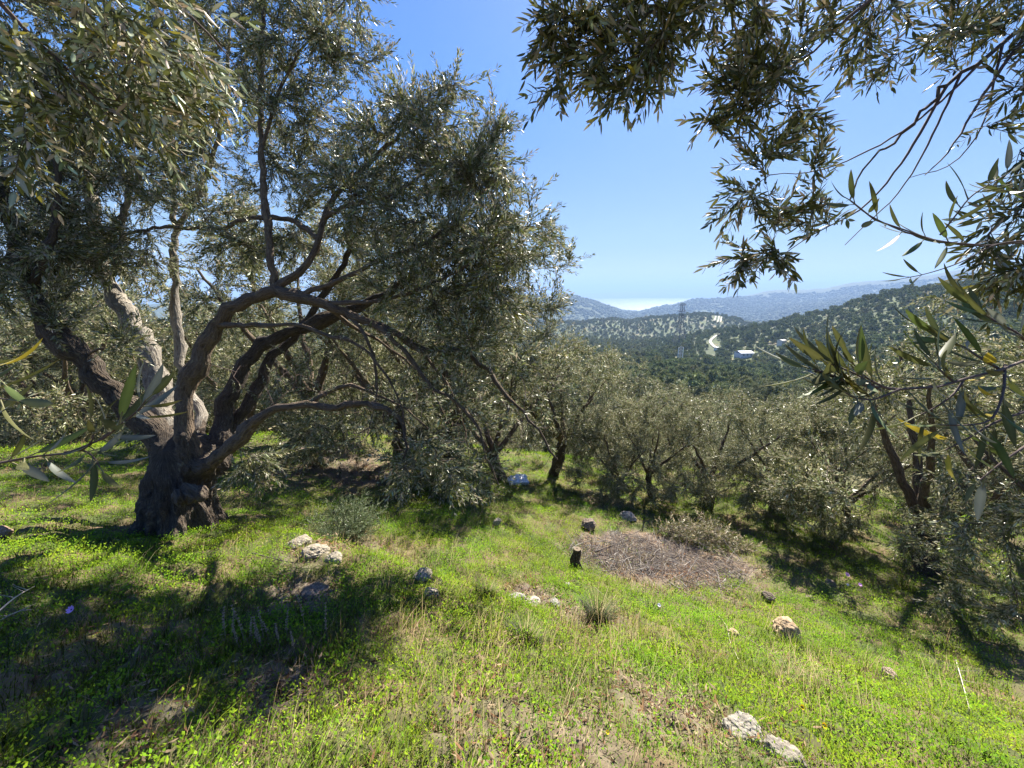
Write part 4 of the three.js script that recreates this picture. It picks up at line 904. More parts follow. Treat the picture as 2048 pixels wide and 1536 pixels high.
// ------------------------------------------------------------------ grass, herbs, straw and fallen leaves of the clearing
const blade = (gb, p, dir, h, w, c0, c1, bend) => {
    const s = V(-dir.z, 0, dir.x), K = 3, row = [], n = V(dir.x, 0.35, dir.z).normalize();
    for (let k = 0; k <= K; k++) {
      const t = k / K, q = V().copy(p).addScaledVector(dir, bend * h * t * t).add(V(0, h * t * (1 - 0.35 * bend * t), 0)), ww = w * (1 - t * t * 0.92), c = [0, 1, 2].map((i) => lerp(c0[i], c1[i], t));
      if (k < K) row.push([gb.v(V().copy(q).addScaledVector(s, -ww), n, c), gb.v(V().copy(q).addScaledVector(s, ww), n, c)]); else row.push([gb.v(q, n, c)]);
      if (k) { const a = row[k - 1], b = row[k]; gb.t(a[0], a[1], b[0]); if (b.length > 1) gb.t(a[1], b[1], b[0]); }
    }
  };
{
  const R = rng(701);
  const turf = (n, rad, h0, h1, w, pal, bend, mixStraw) => {
    const gb = new GB();
    for (let k = 0; k < n; k++) {
      const a = R() * 6.283, r = rad * Math.sqrt(R()), b = R() * 6.283, c = R() < mixStraw ? [[0.3, 0.24, 0.13], [0.46, 0.38, 0.22]] : pal();
      blade(gb, V(Math.cos(a) * r, -0.015, Math.sin(a) * r), V(Math.cos(b), 0, Math.sin(b)), lerp(h0, h1, R() * R()), w * (0.7 + 0.6 * R()), c[0], c[1], bend * (0.3 + R()));
    }
    return gb.geo();
  };
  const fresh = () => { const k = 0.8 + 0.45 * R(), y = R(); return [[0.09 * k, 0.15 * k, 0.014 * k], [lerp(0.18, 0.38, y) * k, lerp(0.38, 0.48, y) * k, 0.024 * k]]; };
  const herb = (n, rad, L, w, tall) => {
    const gb = new GB();
    for (let k = 0; k < n; k++) {
      const a = R() * 6.283, r = rad * Math.sqrt(R()), p = V(Math.cos(a) * r, tall * (0.15 + 0.85 * R()), Math.sin(a) * r), b = R() * 6.283, d = V(Math.cos(b), 0.1 + 0.7 * R(), Math.sin(b)).normalize(), y = R(), q = 0.8 + 0.4 * R();
      const acr = V().crossVectors(d, V(0, 1, 0).addScaledVector(rv(R), 0.35)).normalize();
      leaf(gb, p, d, acr, L * (0.6 + 0.7 * R()), w * (0.7 + 0.6 * R()), [lerp(0.14, 0.32, y) * q, lerp(0.31, 0.44, y) * q, 0.024 * q], 0, 0.25);
      if (k % 3 === 0) blade(gb, V(p.x * 0.6, -0.01, p.z * 0.6), V(Math.cos(b), 0, Math.sin(b)), p.y + 0.015, 0.0012, [0.08, 0.12, 0.02], [0.14, 0.19, 0.03], 0.2);
    }
    return gb.geo();
  };
  const straws = (n, rad, h0, h1) => {
    const gb = new GB();
    for (let k = 0; k < n; k++) {
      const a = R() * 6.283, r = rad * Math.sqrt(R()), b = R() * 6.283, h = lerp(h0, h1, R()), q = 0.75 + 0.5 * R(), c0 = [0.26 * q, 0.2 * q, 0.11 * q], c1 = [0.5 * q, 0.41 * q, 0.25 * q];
      blade(gb, V(Math.cos(a) * r, -0.01, Math.sin(a) * r), V(Math.cos(b), 0, Math.sin(b)), h, 0.0011 + 0.0006 * R(), c0, c1, 0.15 + 0.75 * R());
    }
    return gb.geo();
  };
  const litter = (n, rad) => {
    const gb = new GB();
    for (let k = 0; k < n; k++) {
      const a = R() * 6.283, r = rad * Math.sqrt(R()), b = R() * 6.283, q = 0.6 + 0.8 * R(), t = R(), d = V(Math.cos(b), (R() - 0.5) * 0.5, Math.sin(b)).normalize();
      leaf(gb, V(Math.cos(a) * r, 0.004 + 0.018 * R(), Math.sin(a) * r), d, V().crossVectors(d, V(0, 1, 0).addScaledVector(rv(R), 0.45)).normalize(), 0.035 + 0.025 * R(), 0.005 + 0.002 * R(), t < 0.45 ? [0.2 * q, 0.105 * q, 0.06 * q] : t < 0.8 ? [0.33 * q, 0.25 * q, 0.17 * q] : [0.1 * q, 0.065 * q, 0.045 * q], 0, 0.2);
    }
    return gb.geo();
  };
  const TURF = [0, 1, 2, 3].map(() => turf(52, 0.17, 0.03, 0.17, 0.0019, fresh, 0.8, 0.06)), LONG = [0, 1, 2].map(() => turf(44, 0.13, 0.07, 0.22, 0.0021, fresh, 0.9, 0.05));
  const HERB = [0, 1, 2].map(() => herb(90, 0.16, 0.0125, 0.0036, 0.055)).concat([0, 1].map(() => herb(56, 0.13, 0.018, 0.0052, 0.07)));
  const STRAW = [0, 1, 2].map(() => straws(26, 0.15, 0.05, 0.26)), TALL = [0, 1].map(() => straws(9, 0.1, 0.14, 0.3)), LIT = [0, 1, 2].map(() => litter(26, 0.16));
  const grass = [], long = [], herbs = [], straw = [], tall = [], lit = [];
  const up = V();
  for (let rho = 0.75; rho < 30;) {
    const per = rho < 3 ? 230 : rho < 6 ? 150 : rho < 11 ? 80 : 30, gap = 1 / Math.sqrt(per), half = rho < 5 ? 1.14 : 1.02, n = Math.floor(2 * half * rho / gap);
    for (let k = 0; k < n; k++) {
      const az = -half + 2 * half * (k + R()) / n, r = rho + (R() - 0.5) * gap * 1.4, x = r * Math.sin(az), z = -r * Math.cos(az), a = R(), b = R(), c = R();
      const be = bare(x, z), dr = dry(x, z), y = groundH(x, z), e = 0.08;
      up.set((groundH(x - e, z) - groundH(x + e, z)) / (2 * e), 1.6, (groundH(x, z - e) - groundH(x, z + e)) / (2 * e)).normalize();
      const tone = 0.82 + 0.3 * fbm(x * 0.9, z * 0.9 + 7, 3) + 0.16 * R(), yel = 1 + 0.25 * fbm(x * 0.6 + 20, z * 0.6, 2);
      const spot = (s, t = 1) => [V(x, y - 0.01, z), up.clone().addScaledVector(rv(R), 0.1).normalize(), s * (r > 11 ? 1.5 : 1), [tone * yel * t, tone * t, tone * t * 0.9]];
      if (a < be * 0.93) { if (b < 0.55) lit.push(spot(0.7 + 0.6 * c)); else if (b < 0.63) straw.push(spot(0.4 + 0.3 * c)); continue; }
      const h = fbm(x * 0.8 - 6, z * 0.8 + 2, 3), lush = fbm(x * 0.45 + 11, z * 0.45 - 4, 2);
      if (b < dr * 0.44) { (c < 0.16 ? tall : straw).push(spot(0.6 + 0.7 * R())); if (c > 0.55) grass.push(spot(0.6 + 0.4 * R())); }
      else if (b < 0.5 + 0.55 * h) herbs.push(spot(0.7 + 0.7 * c, 1.02));
      else if (lush > -0.12 && c < 0.55) long.push(spot(0.55 + 0.5 * R(), 0.95));
      else grass.push(spot(0.55 + 0.85 * R() * R() + 0.5 * Math.max(0, lush)));
      if (c < 0.03 + 0.22 * dr) lit.push(spot(0.6 + 0.5 * R()));
    }
    rho += gap;
  }
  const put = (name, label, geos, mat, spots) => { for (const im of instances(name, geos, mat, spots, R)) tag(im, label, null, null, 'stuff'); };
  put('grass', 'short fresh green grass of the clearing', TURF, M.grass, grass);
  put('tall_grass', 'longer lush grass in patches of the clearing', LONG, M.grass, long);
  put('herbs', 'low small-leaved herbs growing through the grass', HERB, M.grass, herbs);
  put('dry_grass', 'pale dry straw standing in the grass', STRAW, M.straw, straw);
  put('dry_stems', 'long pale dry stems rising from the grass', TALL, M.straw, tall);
  put('leaf_litter', 'brown fallen olive leaves on the bare earth', LIT, M.straw, lit);
  console.log('ground cover', grass.length, long.length, herbs.length, straw.length, tall.length, lit.length);
}
// ------------------------------------------------------------------ stones, stump, cut branches, flowers and the sack in the clearing
const onGround = (px, py, sink = 0) => { const p = groundHit(px, py); p.y = groundH(p.x, p.z) - sink; return p; };
const stoneBump = tileTex(256, (n) => { let h = 0.5; for (let k = 0, s = 1.5, w = 0.3; k < 5; k++, s *= 2, w *= 0.6) h += w * n(s, s, k * 5); return [h, h, h]; });
const stoneMat = new THREE.MeshStandardMaterial({ vertexColors: true, roughness: 0.95, bumpMap: stoneBump, bumpScale: 0.015 });
stoneBump.repeat.set(2.5, 2.5); stoneMat.name = 'weathered stone';
function stoneGeo(seed, sx, sy, sz, lo, hi, flat = 0.5) {
  const R = rng(seed), g0 = new THREE.IcosahedronGeometry(1, 14); g0.deleteAttribute('uv'); g0.deleteAttribute('normal');
  const g = mergeVertices(g0, 1e-5), p = g.attributes.position, c = new Float32Array(p.count * 3), u = new Float32Array(p.count * 2), q = V();
  const cuts = Array.from({ length: 11 }, () => [rv(R), 0.62 + 0.3 * R()]), o = R() * 50;
  for (let i = 0; i < p.count; i++) {
    q.fromBufferAttribute(p, i);
    let r = 1; for (const [n, d] of cuts) { const k = q.dot(n); if (k > 0.05) r = Math.min(r, lerp(1, d / k, 0.9)); }
    const strata = 0.035 * Math.sin(q.y * 16 + 3 * N3(q.x * 2 + o, q.y, q.z * 2)) * (1 - Math.abs(q.y));
    r += 0.07 * N3(q.x * 2.2 + o, q.y * 2.2, q.z * 2.2) + 0.035 * N3(q.x * 6, q.y * 6 + o, q.z * 6) + 0.016 * N3(q.x * 15, q.y * 15, q.z * 15 + o) + strata;
    u[i * 2] = (q.x * sx + q.y * sy * 0.6); u[i * 2 + 1] = (q.z * sz + q.y * sy * 0.7);
    const t = clamp(0.5 + 0.5 * N3(q.x * 3.2 + o, q.y * 3.2, q.z * 3.2) + 0.35 * N3(q.x * 11, q.y * 11, q.z * 11 + o), 0, 1), d = 0.75 + 0.5 * smooth(N3(q.x * 7 + o, q.y * 7, q.z * 7), -0.5, 0.4) * 0.5;
    for (let k = 0; k < 3; k++) c[i * 3 + k] = lerp(lo[k], hi[k], t) * d;
    p.setXYZ(i, q.x * r * sx, q.y * r * sy, q.z * r * sz);
  }
  g.setAttribute('color', new THREE.BufferAttribute(c, 3)); g.setAttribute('uv', new THREE.BufferAttribute(u, 2)); g.computeVertexNormals();
  return g;
}
{
  const tan = [[0.26, 0.17, 0.09], [0.5, 0.38, 0.23]], grey = [[0.14, 0.13, 0.11], [0.4, 0.38, 0.33]], white = [[0.17, 0.145, 0.105], [0.4, 0.35, 0.265]], brown = [[0.09, 0.07, 0.05], [0.26, 0.2, 0.15]];
  let seed = 900;
  for (const [px, py, w, h, c, turn, label, sink, name] of [
    [1570, 1275, 62, 52, tan, 0.5, 'big tan blocky stone alone in the grass at right', 0.22],
    [1466, 1272, 22, 20, tan, 1.2, 'small tan stone left of the big tan stone', 0.2],
    [1535, 1196, 28, 18, brown, 2.2, 'dark flat stone below the right end of the brush pile', 0.25],
    [1660, 1170, 24, 16, brown, 0.2, 'dark small stone right of the brush pile near the pink flowers', 0.25],
    [1778, 1352, 34, 20, [[0.14, 0.1, 0.07], [0.42, 0.33, 0.24]], 1.0, 'flat brown stone in the grass at lower right', 0.25],
    [1256, 1041, 36, 22, [[0.2, 0.17, 0.13], [0.48, 0.43, 0.36]], 2.8, 'pale angular stone just above the brush pile', 0.2],
    [1176, 1056, 30, 26, brown, 0.8, 'dark mossy stone above the left end of the brush pile', 0.2],
    [1034, 1203, 38, 22, grey, 0.4, 'grey stone at the head of the reddish bank in the centre', 0.25],
    [1066, 1206, 34, 16, [[0.24, 0.2, 0.15], [0.55, 0.48, 0.4]], 2.4, 'low pale stone in the middle of the reddish bank', 0.3],
    [1110, 1213, 30, 18, grey, 1.5, 'grey stone at the right end of the reddish bank', 0.25],
    [595, 1092, 56, 26, white, 0.4, 'leftmost of the whitish stones on the edge of the upper bank', 0.42],
    [632, 1106, 56, 28, white, 1.3, 'middle whitish stone on the edge of the upper bank', 0.42],
    [668, 1122, 48, 28, white, 2.3, 'rightmost whitish stone on the edge of the upper bank beside the wiry shrub', 0.42],
    [846, 1156, 40, 26, white, 0.9, 'upper pale stone of the two beside the bright grass in the centre', 0.25],
    [862, 1194, 34, 30, white, 2.9, 'lower pale stone of the two beside the bright grass in the centre', 0.25],
    [1484, 1462, 84, 52, [[0.16, 0.14, 0.105], [0.36, 0.33, 0.265]], 0.7, 'half-buried whitish boulder at the bottom right of the picture', 0.5],
    [1568, 1512, 74, 40, [[0.15, 0.13, 0.1], [0.33, 0.29, 0.23]], 1.8, 'lichen-grey flat stone right below the half-buried whitish boulder', 0.52],
    [994, 1050, 18, 18, white, 0.3, 'small white stone in the grass below the white sack', 0.15],
    [625, 1188, 60, 26, brown, 0.3, 'dark stone in the shade behind the dried flower stalks', 0.35],
    [1620, 1198, 20, 12, brown, 0.3, 'small dark stone in the grass between the two dark stones', 0.3],
    [4, 1074, 34, 30, [[0.2, 0.13, 0.09], [0.42, 0.29, 0.2]], 0.3, 'reddish stone cut off by the left edge of the picture', 0.2],
    [1135, 1172, 12, 9, grey, 0.3, 'tiny grey stone below the tree stump', 0.2],
    [1300, 1142, 16, 12, [[0.1, 0.045, 0.03], [0.2, 0.1, 0.06]], 0.3, 'dark red stone on the bare soil in front of the brush pile', 0.2],
  ]) {
    const p = onGround(px, py), d = p.clone().sub(EYE).dot(FWD), sx = w * d / 768 / 2, sy = h * d / 768 / 2 * 1.0;
    const m = new THREE.Mesh(stoneGeo(seed++, sx, sy, sx * (0.7 + 0.3 * ((seed * 7) % 5) / 5), c[0], c[1]), stoneMat);
    m.name = 'stone'; m.position.copy(p); m.position.y += sy * (1 - 2 * sink); m.rotation.set(0.15 * ((seed % 3) - 1), turn, 0.12 * ((seed % 4) - 1.5)); m.castShadow = m.receiveShadow = true;
    tag(m, label, 'stone');
  }
}
const woodMat = new THREE.MeshStandardMaterial({ color: RGB(0.17, 0.13, 0.085), roughness: 0.9 }); woodMat.name = 'cut wood';
const dryWood = new THREE.MeshStandardMaterial({ vertexColors: true, roughness: 0.9 }); dryWood.name = 'dead wood';
{ // stump
  const p = onGround(1150, 1134), s = thing('tree_stump', 'short sawn-off tree stump at the left end of the brush pile', 'tree stump', p), gb = new GB();
  tube(gb, [V(0.03, -0.1, 0), V(0.02, 0.02, 0), V(0, 0.12, 0), V(0.01, 0.24, 0), V(0.02, 0.31, 0.01)], [0.11, 0.085, 0.066, 0.06, 0.058], 12, [1, 1, 1], 0.3);
  part('trunk', gb.geo(), M.bark, s);
  const top = new THREE.CylinderGeometry(0.052, 0.054, 0.012, 14); top.translate(0.02, 0.316, 0.01);
  part('cut_face', top, woodMat, s);
}
function stick(gb, R, a, dir, len, r, col, kink = 0.12) {
  const pts = [a.clone()], d = dir.clone(), n = Math.max(2, Math.round(len / 0.09));
  for (let k = 0; k < n; k++) { d.addScaledVector(rv(R), kink).normalize(); pts.push(pts[k].clone().addScaledVector(d, len / n)); }
  tube(gb, pts, pts.map((_, k) => r * (1 - 0.75 * k / n)), r > 0.006 ? 6 : 4, col);
  return pts;
}
{ // the heap of cut twigs, and the green brush at its back
  const R = rng(950), c = onGround(1310, 1115), d = 6.4, hump = (x, z) => 0.06 + 0.16 * Math.exp(-((x + 0.55) ** 2 + (z + 0.3) ** 2) / 0.25);
  const heap = thing('twig_heap', 'flat heap of dry grey-brown prunings and twigs on bare soil', 'heap', c);
  const gb = new GB();
  for (let k = 0; k < 1700; k++) {
    const a = R() * 6.283, r = Math.pow(R(), 0.6) * (1 + 0.22 * N2(Math.cos(a) * 2, Math.sin(a) * 2 + 5) + 0.15 * N2(a * 3, 2)), x = Math.cos(a) * r * 1.45 - 0.05, z = Math.sin(a) * r * 0.85 + 0.1, y = groundH(c.x + x, c.z + z) - c.y, q = 0.4 + 0.75 * R(), g = R();
    const col = g < 0.5 ? [0.2 * q, 0.165 * q, 0.135 * q] : g < 0.8 ? [0.34 * q, 0.31 * q, 0.27 * q] : [0.1 * q, 0.07 * q, 0.06 * q], b = R() * 6.283;
    stick(gb, R, V(x, y + hump(x, z) * R() + 0.01, z), V(Math.cos(b), (R() - 0.45) * 0.35 - 0.2 * Math.cos(b) * 0, Math.sin(b)).normalize(), 0.12 + 0.5 * R() * R(), 0.003 + 0.006 * R() * R(), col, 0.2);
  }
  part('twigs', gb.geo(), dryWood, heap, 'stuff');
  for (const [px, py, qx, qy, r, col] of [[1190, 1108, 1236, 1098, 0.022, [0.09, 0.07, 0.055]], [1236, 1112, 1246, 1124, 0.012, [0.3, 0.26, 0.2]], [1238, 1128, 1268, 1122, 0.013, [0.34, 0.29, 0.23]], [1212, 1130, 1226, 1117, 0.011, [0.36, 0.31, 0.24]], [1430, 1146, 1465, 1140, 0.012, [0.12, 0.09, 0.07]]]) {
    const a = onGround(px, py).sub(c), b = onGround(qx, qy).sub(c), g = new GB(); a.y += 0.05; b.y += 0.07;
    const dir = b.clone().sub(a), len = dir.length(); stick(g, R, a, dir.normalize(), len, r, col, 0.06);
    part('branch', g.geo(), dryWood, heap);
  }
  const c2 = onGround(1405, 1085), brush = thing('brush_pile', 'pile of cut olive branches with greying leaves behind the twig heap', 'brush pile', c2), spots = [], gs = new GB();
  for (let k = 0; k < 420; k++) {
    const t = R(), x = -0.75 + 1.5 * t + 0.2 * (R() - 0.5), w = 0.34 * Math.sin(Math.PI * clamp(t * 0.9 + 0.08, 0, 1)), z = (R() - 0.5) * 2 * w + 0.3 * (t > 0.6 ? (t - 0.6) * 2.2 * R() : 0), y = groundH(c2.x + x, c2.z + z) - c2.y, top = 0.38 * Math.pow(Math.sin(Math.PI * clamp(t + 0.1, 0, 1)), 0.7) * Math.exp(-((z / (w + 0.1)) ** 2));
    const dd = V(R() - 0.5 + 0.3, (R() - 0.4) * 0.7, R() - 0.5).normalize(), k2 = 0.8 + 0.5 * R();
    spots.push([V(x, y + top * R() + 0.02, z), dd, 0.8 + 0.4 * R(), [k2 * 1.35, k2 * 1.2, k2 * 1.25]]);
    if (k % 3 === 0) stick(gs, R, V(x, y + top * R() + 0.01, z), dd, 0.2 + 0.4 * R(), 0.004, [0.2, 0.16, 0.12], 0.15);
  }
  instances('leafy_twigs', SPRIGS, M.leaf, spots, R, brush);
  part('branches', gs.geo(), dryWood, brush, 'stuff');
}
{ // single sticks and dead branches in the grass
  const R = rng(960);
  for (const [pts, r, col, label] of [
    [[[1425, 1222], [1452, 1262], [1458, 1285], [1475, 1330]], 0.005, [0.36, 0.31, 0.24], 'thin pale stick lying in the grass left of the big tan stone'],
    [[[1460, 1268], [1500, 1290], [1550, 1322]], 0.004, [0.3, 0.25, 0.19], 'thin stick running under the big tan stone'],
    [[[1910, 1325], [1920, 1370], [1936, 1425]], 0.005, [0.48, 0.42, 0.33], 'pale straight stick in the grass at lower right'],
    [[[505, 1112], [540, 1124], [590, 1132], [625, 1134]], 0.006, [0.08, 0.065, 0.05], 'dark fallen twig across the grass left of the whitish stones'],
    [[[0, 1232], [30, 1212], [72, 1180]], 0.006, [0.42, 0.36, 0.28], 'pale dry stick at the left edge, upper of the two'],
    [[[0, 1252], [40, 1236], [66, 1228]], 0.005, [0.4, 0.33, 0.26], 'pale dry stick at the left edge, lower of the two'],
    [[[1190, 1180], [1240, 1230]], 0.0035, [0.34, 0.28, 0.2], 'thin stick in the grass below the twig heap'],
  ]) {
    const w = pts.map(([x, y]) => onGround(x, y)), base = w[0].clone(), gb = new GB(), L = line(w.map((p, i) => p.sub(base).add(V(0, 0.035 + 0.02 * (i % 2), 0))), 0.05);
    tube(gb, L, L.map((_, k) => r * (1 - 0.6 * k / L.length)), 6, col, 0.2);
    for (let k = 0; k < 3; k++) { const i = Math.floor(L.length * (0.3 + 0.2 * k)); if (L[i]) stick(gb, R, L[i], V(R() - 0.5, 0.25, R() - 0.5).normalize(), 0.07 + 0.06 * R(), r * 0.5, col); }
    const m = new THREE.Mesh(gb.geo(), dryWood); m.name = 'stick'; m.position.copy(base); m.castShadow = m.receiveShadow = true;
    tag(m, label, 'stick');
  }
}
{ // dried flower stalks with round whorls
  const R = rng(970), stalkMat = M.straw, protoOf = (h) => {
    const g = new THREE.Group(), gb = new GB(), gw = new GB(), lean = rv(R).multiplyScalar(0.05), L = [V(0, -0.02, 0), V(lean.x * 0.3, h * 0.5, lean.z * 0.3), V(lean.x, h, lean.z)];
    tube(gb, L, [0.0022, 0.0018, 0.0012], 5, [0.24, 0.19, 0.14]);
    for (let k = 0; k < 8; k++) { const t = 0.42 + 0.56 * k / 7, q = V(lean.x * t * t, h * t, lean.z * t * t), r = 0.0078 * (1 - 0.35 * k / 8); for (let j = 0; j < 9; j++) { const d = rv(R); d.y *= 0.55; leaf(gw, q, d.normalize(), side(d, R), r * 1.5, r * 0.55, [0.36, 0.28, 0.21], 0, 0); } }
    part('stem', gb.geo(), stalkMat, g); part('seed_whorls', gw.geo(), stalkMat, g);
    return g;
  }, protos = [protoOf(0.26), protoOf(0.22), protoOf(0.3)];
  [[452, 1285], [470, 1290], [492, 1292], [505, 1298], [516, 1300], [530, 1288], [540, 1285], [480, 1302], [612, 1262], [560, 1300], [590, 1310], [655, 1290], [525, 1310], [575, 1285]].forEach(([px, py], i) => {
    const o = protos[i % 3].clone(); o.name = 'dry_flower_stalk'; o.position.copy(onGround(px, py)); o.rotation.y = R() * 6.28; o.scale.setScalar(0.85 + 0.3 * R());
    tag(o, i === 8 ? 'dried flower stalk with pale whorls standing apart at the right, before the dark stone' : 'dried brown flower stalk with pale round whorls in the shade before the dark stone', 'dried plant', i === 8 ? undefined : 'dried flower stalks in the shade');
  });
}
{ // anemones and dandelions
  const R = rng(980), petal = (c, n, L, w) => { const gb = new GB(); for (let k = 0; k < n; k++) { const a = k / n * 6.283, d = V(Math.cos(a), 0.35, Math.sin(a)).normalize(); leaf(gb, V(0, 0, 0), d, V(-Math.sin(a), 0, Math.cos(a)), L, w, c, 4, 0.15); } return gb.geo(); };
  const pinkG = petal([0.62, 0.36, 0.66], 8, 0.026, 0.009), whiteG = petal([0.75, 0.72, 0.78], 8, 0.022, 0.008), yelG = petal([0.75, 0.55, 0.02], 14, 0.014, 0.0035);
  const eye = new THREE.SphereGeometry(0.005, 8, 6), eyeM = new THREE.MeshStandardMaterial({ color: RGB(0.08, 0.05, 0.1), roughness: 0.8 }); eyeM.name = 'flower centre';
  for (const [px, py, g, s, label, name] of [[150, 1240, pinkG, 1.1, 'pink-violet anemone in the shaded grass at far left', 'anemone'], [1688, 1162, pinkG, 1.5, 'left pink anemone in the grass by the shade of the right-hand olive', 'anemone'], [1714, 1180, pinkG, 1.2, 'right pink anemone in the grass by the shade of the right-hand olive', 'anemone'], [1314, 1222, whiteG, 1.1, 'white flower in the grass below the twig heap', 'anemone'], [1690, 1178, whiteG, 1.0, 'white flower below the two pink anemones', 'anemone'], [1592, 1434, yelG, 1.1, 'yellow dandelion flower in the lush grass at bottom right, left of the other', 'dandelion'], [1634, 1474, yelG, 1.2, 'yellow dandelion flower in the lush grass at bottom right, right of the other', 'dandelion'], [1208, 1480, yelG, 0.8, 'small yellow flower in the dry grass at the bottom centre', 'dandelion']]) {
    const f = thing(name, label, 'flower', onGround(px, py)), gb = new GB(), h = 0.085 * s, top = V(0.012, h, 0.01);
    tube(gb, [V(0, -0.01, 0), V(0.002, h * 0.5, 0.001), top], [0.0016, 0.0014, 0.0013], 5, [0.12, 0.16, 0.05]);
    part('stem', gb.geo(), M.straw, f);
    const b = part('petals', g, M.straw, f); b.position.copy(top); b.rotation.set(0.5 + 0.3 * R(), R() * 6, 0); b.scale.setScalar(s);
    const e = part('flower_centre', eye, g === yelG ? woodMat : eyeM, f); e.position.copy(top); e.scale.setScalar(s);
  }
}
{ // crumpled white sack under the grove trees
  const g0 = new THREE.BoxGeometry(0.52, 0.13, 0.34, 30, 12, 18); g0.deleteAttribute('uv'); g0.deleteAttribute('normal');
  const g = mergeVertices(g0, 1e-4), p = g.attributes.position;
  for (let i = 0; i < p.count; i++) {
    const x = p.getX(i), y = p.getY(i), z = p.getZ(i), e = Math.abs(x) / 0.24, pinch = 1 - 0.55 * Math.pow(e, 4);
    const f = 0.02 * N3(x * 9, y * 9, z * 9) + 0.03 * Math.abs(N3(x * 17, y * 12, z * 17)) - 0.01;
    p.setXYZ(i, x * (1 + 0.06 * N3(z * 8, y * 8, 1)) + f * 0.6, y * pinch * (1 + 0.35 * N3(x * 6, 3, z * 6)) + f, z * (0.9 + 0.1 * pinch) + f * 0.8);
  }
  g.computeVertexNormals();
  const m = new THREE.Mesh(g, new THREE.MeshPhysicalMaterial({ color: RGB(0.78, 0.8, 0.84), roughness: 0.45, clearcoat: 0.3 })); m.material.name = 'white plastic';
  m.name = 'plastic_sack'; m.position.copy(onGround(1036, 968)); m.position.y += 0.1; m.rotation.set(0.25, 0.25, 0); m.castShadow = m.receiveShadow = true;
  tag(m, 'crumpled white plastic sack lying under the pale silvery olive', 'sack');
}
{ // wiry shrub and tall dark grass tufts
  const R = rng(990), b = onGround(690, 1085), sh = thing('shrub', 'wiry grey-green shrub behind the whitish stones in the centre left', 'shrub', b), gb = new GB(), spots = [];
  for (let k = 0; k < 150; k++) { const a = R() * 6.283, d = V(Math.cos(a) * (0.3 + 0.7 * R()), 0.7 + 0.4 * R(), Math.sin(a) * (0.3 + 0.7 * R())).normalize(), pts = stick(gb, R, V(Math.cos(a) * 0.12 * R(), -0.03, Math.sin(a) * 0.12 * R()), d, 0.3 + 0.32 * R(), 0.003, [0.17, 0.16, 0.11], 0.2); for (let j = 2; j < pts.length; j++) for (let q = 0; q < 2; q++) spots.push([pts[j], rv(R).add(d).normalize(), 0.3 + 0.2 * R(), [0.7, 0.85, 0.7]]); }
  part('stems', gb.geo(), dryWood, sh, 'stuff'); instances('foliage', LITTLE, M.leaf, spots, R, sh);
  for (const [px, py, n, h, w, dark, label] of [[1196, 1238, 420, 0.34, 0.2, 0.55, 'tall dusky grass tuft in the middle of the clearing below the tree stump'], [1050, 1272, 380, 0.2, 0.22, 0.75, 'dark green bushy weed below the reddish bank'], [972, 1185, 260, 0.18, 0.16, 0.8, 'dark green weed left of the reddish bank'], [1340, 1300, 260, 0.16, 0.16, 0.8, 'dark green weed in the grass left of the big tan stone'], [1300, 1225, 240, 0.16, 0.2, 0.6, 'dark weed clump below the twig heap'], [1085, 1500, 12, 0.34, 0.16, 0.7, 'few tall thin weed stems at the bottom centre of the picture'], [1545, 1060, 220, 0.24, 0.2, 0.8, 'grass tuft right of the brush pile'], [1810, 1180, 260, 0.2, 0.25, 0.7, 'dark weed clump at the foot of the right-hand olive']]) {
    const g = new GB(), f = thing('grass_tuft', label, 'grass tuft', onGround(px, py));
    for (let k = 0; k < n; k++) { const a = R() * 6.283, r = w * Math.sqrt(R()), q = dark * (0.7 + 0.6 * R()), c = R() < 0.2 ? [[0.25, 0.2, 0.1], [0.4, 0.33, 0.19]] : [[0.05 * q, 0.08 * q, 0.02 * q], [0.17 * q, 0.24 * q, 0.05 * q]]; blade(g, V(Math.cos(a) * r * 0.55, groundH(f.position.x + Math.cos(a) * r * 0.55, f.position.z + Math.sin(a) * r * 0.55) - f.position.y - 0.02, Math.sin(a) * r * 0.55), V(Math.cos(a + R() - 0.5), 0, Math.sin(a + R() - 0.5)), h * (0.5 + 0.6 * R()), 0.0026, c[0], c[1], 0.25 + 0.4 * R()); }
    part('blades', g.geo(), M.straw, f, 'stuff');
  }
}
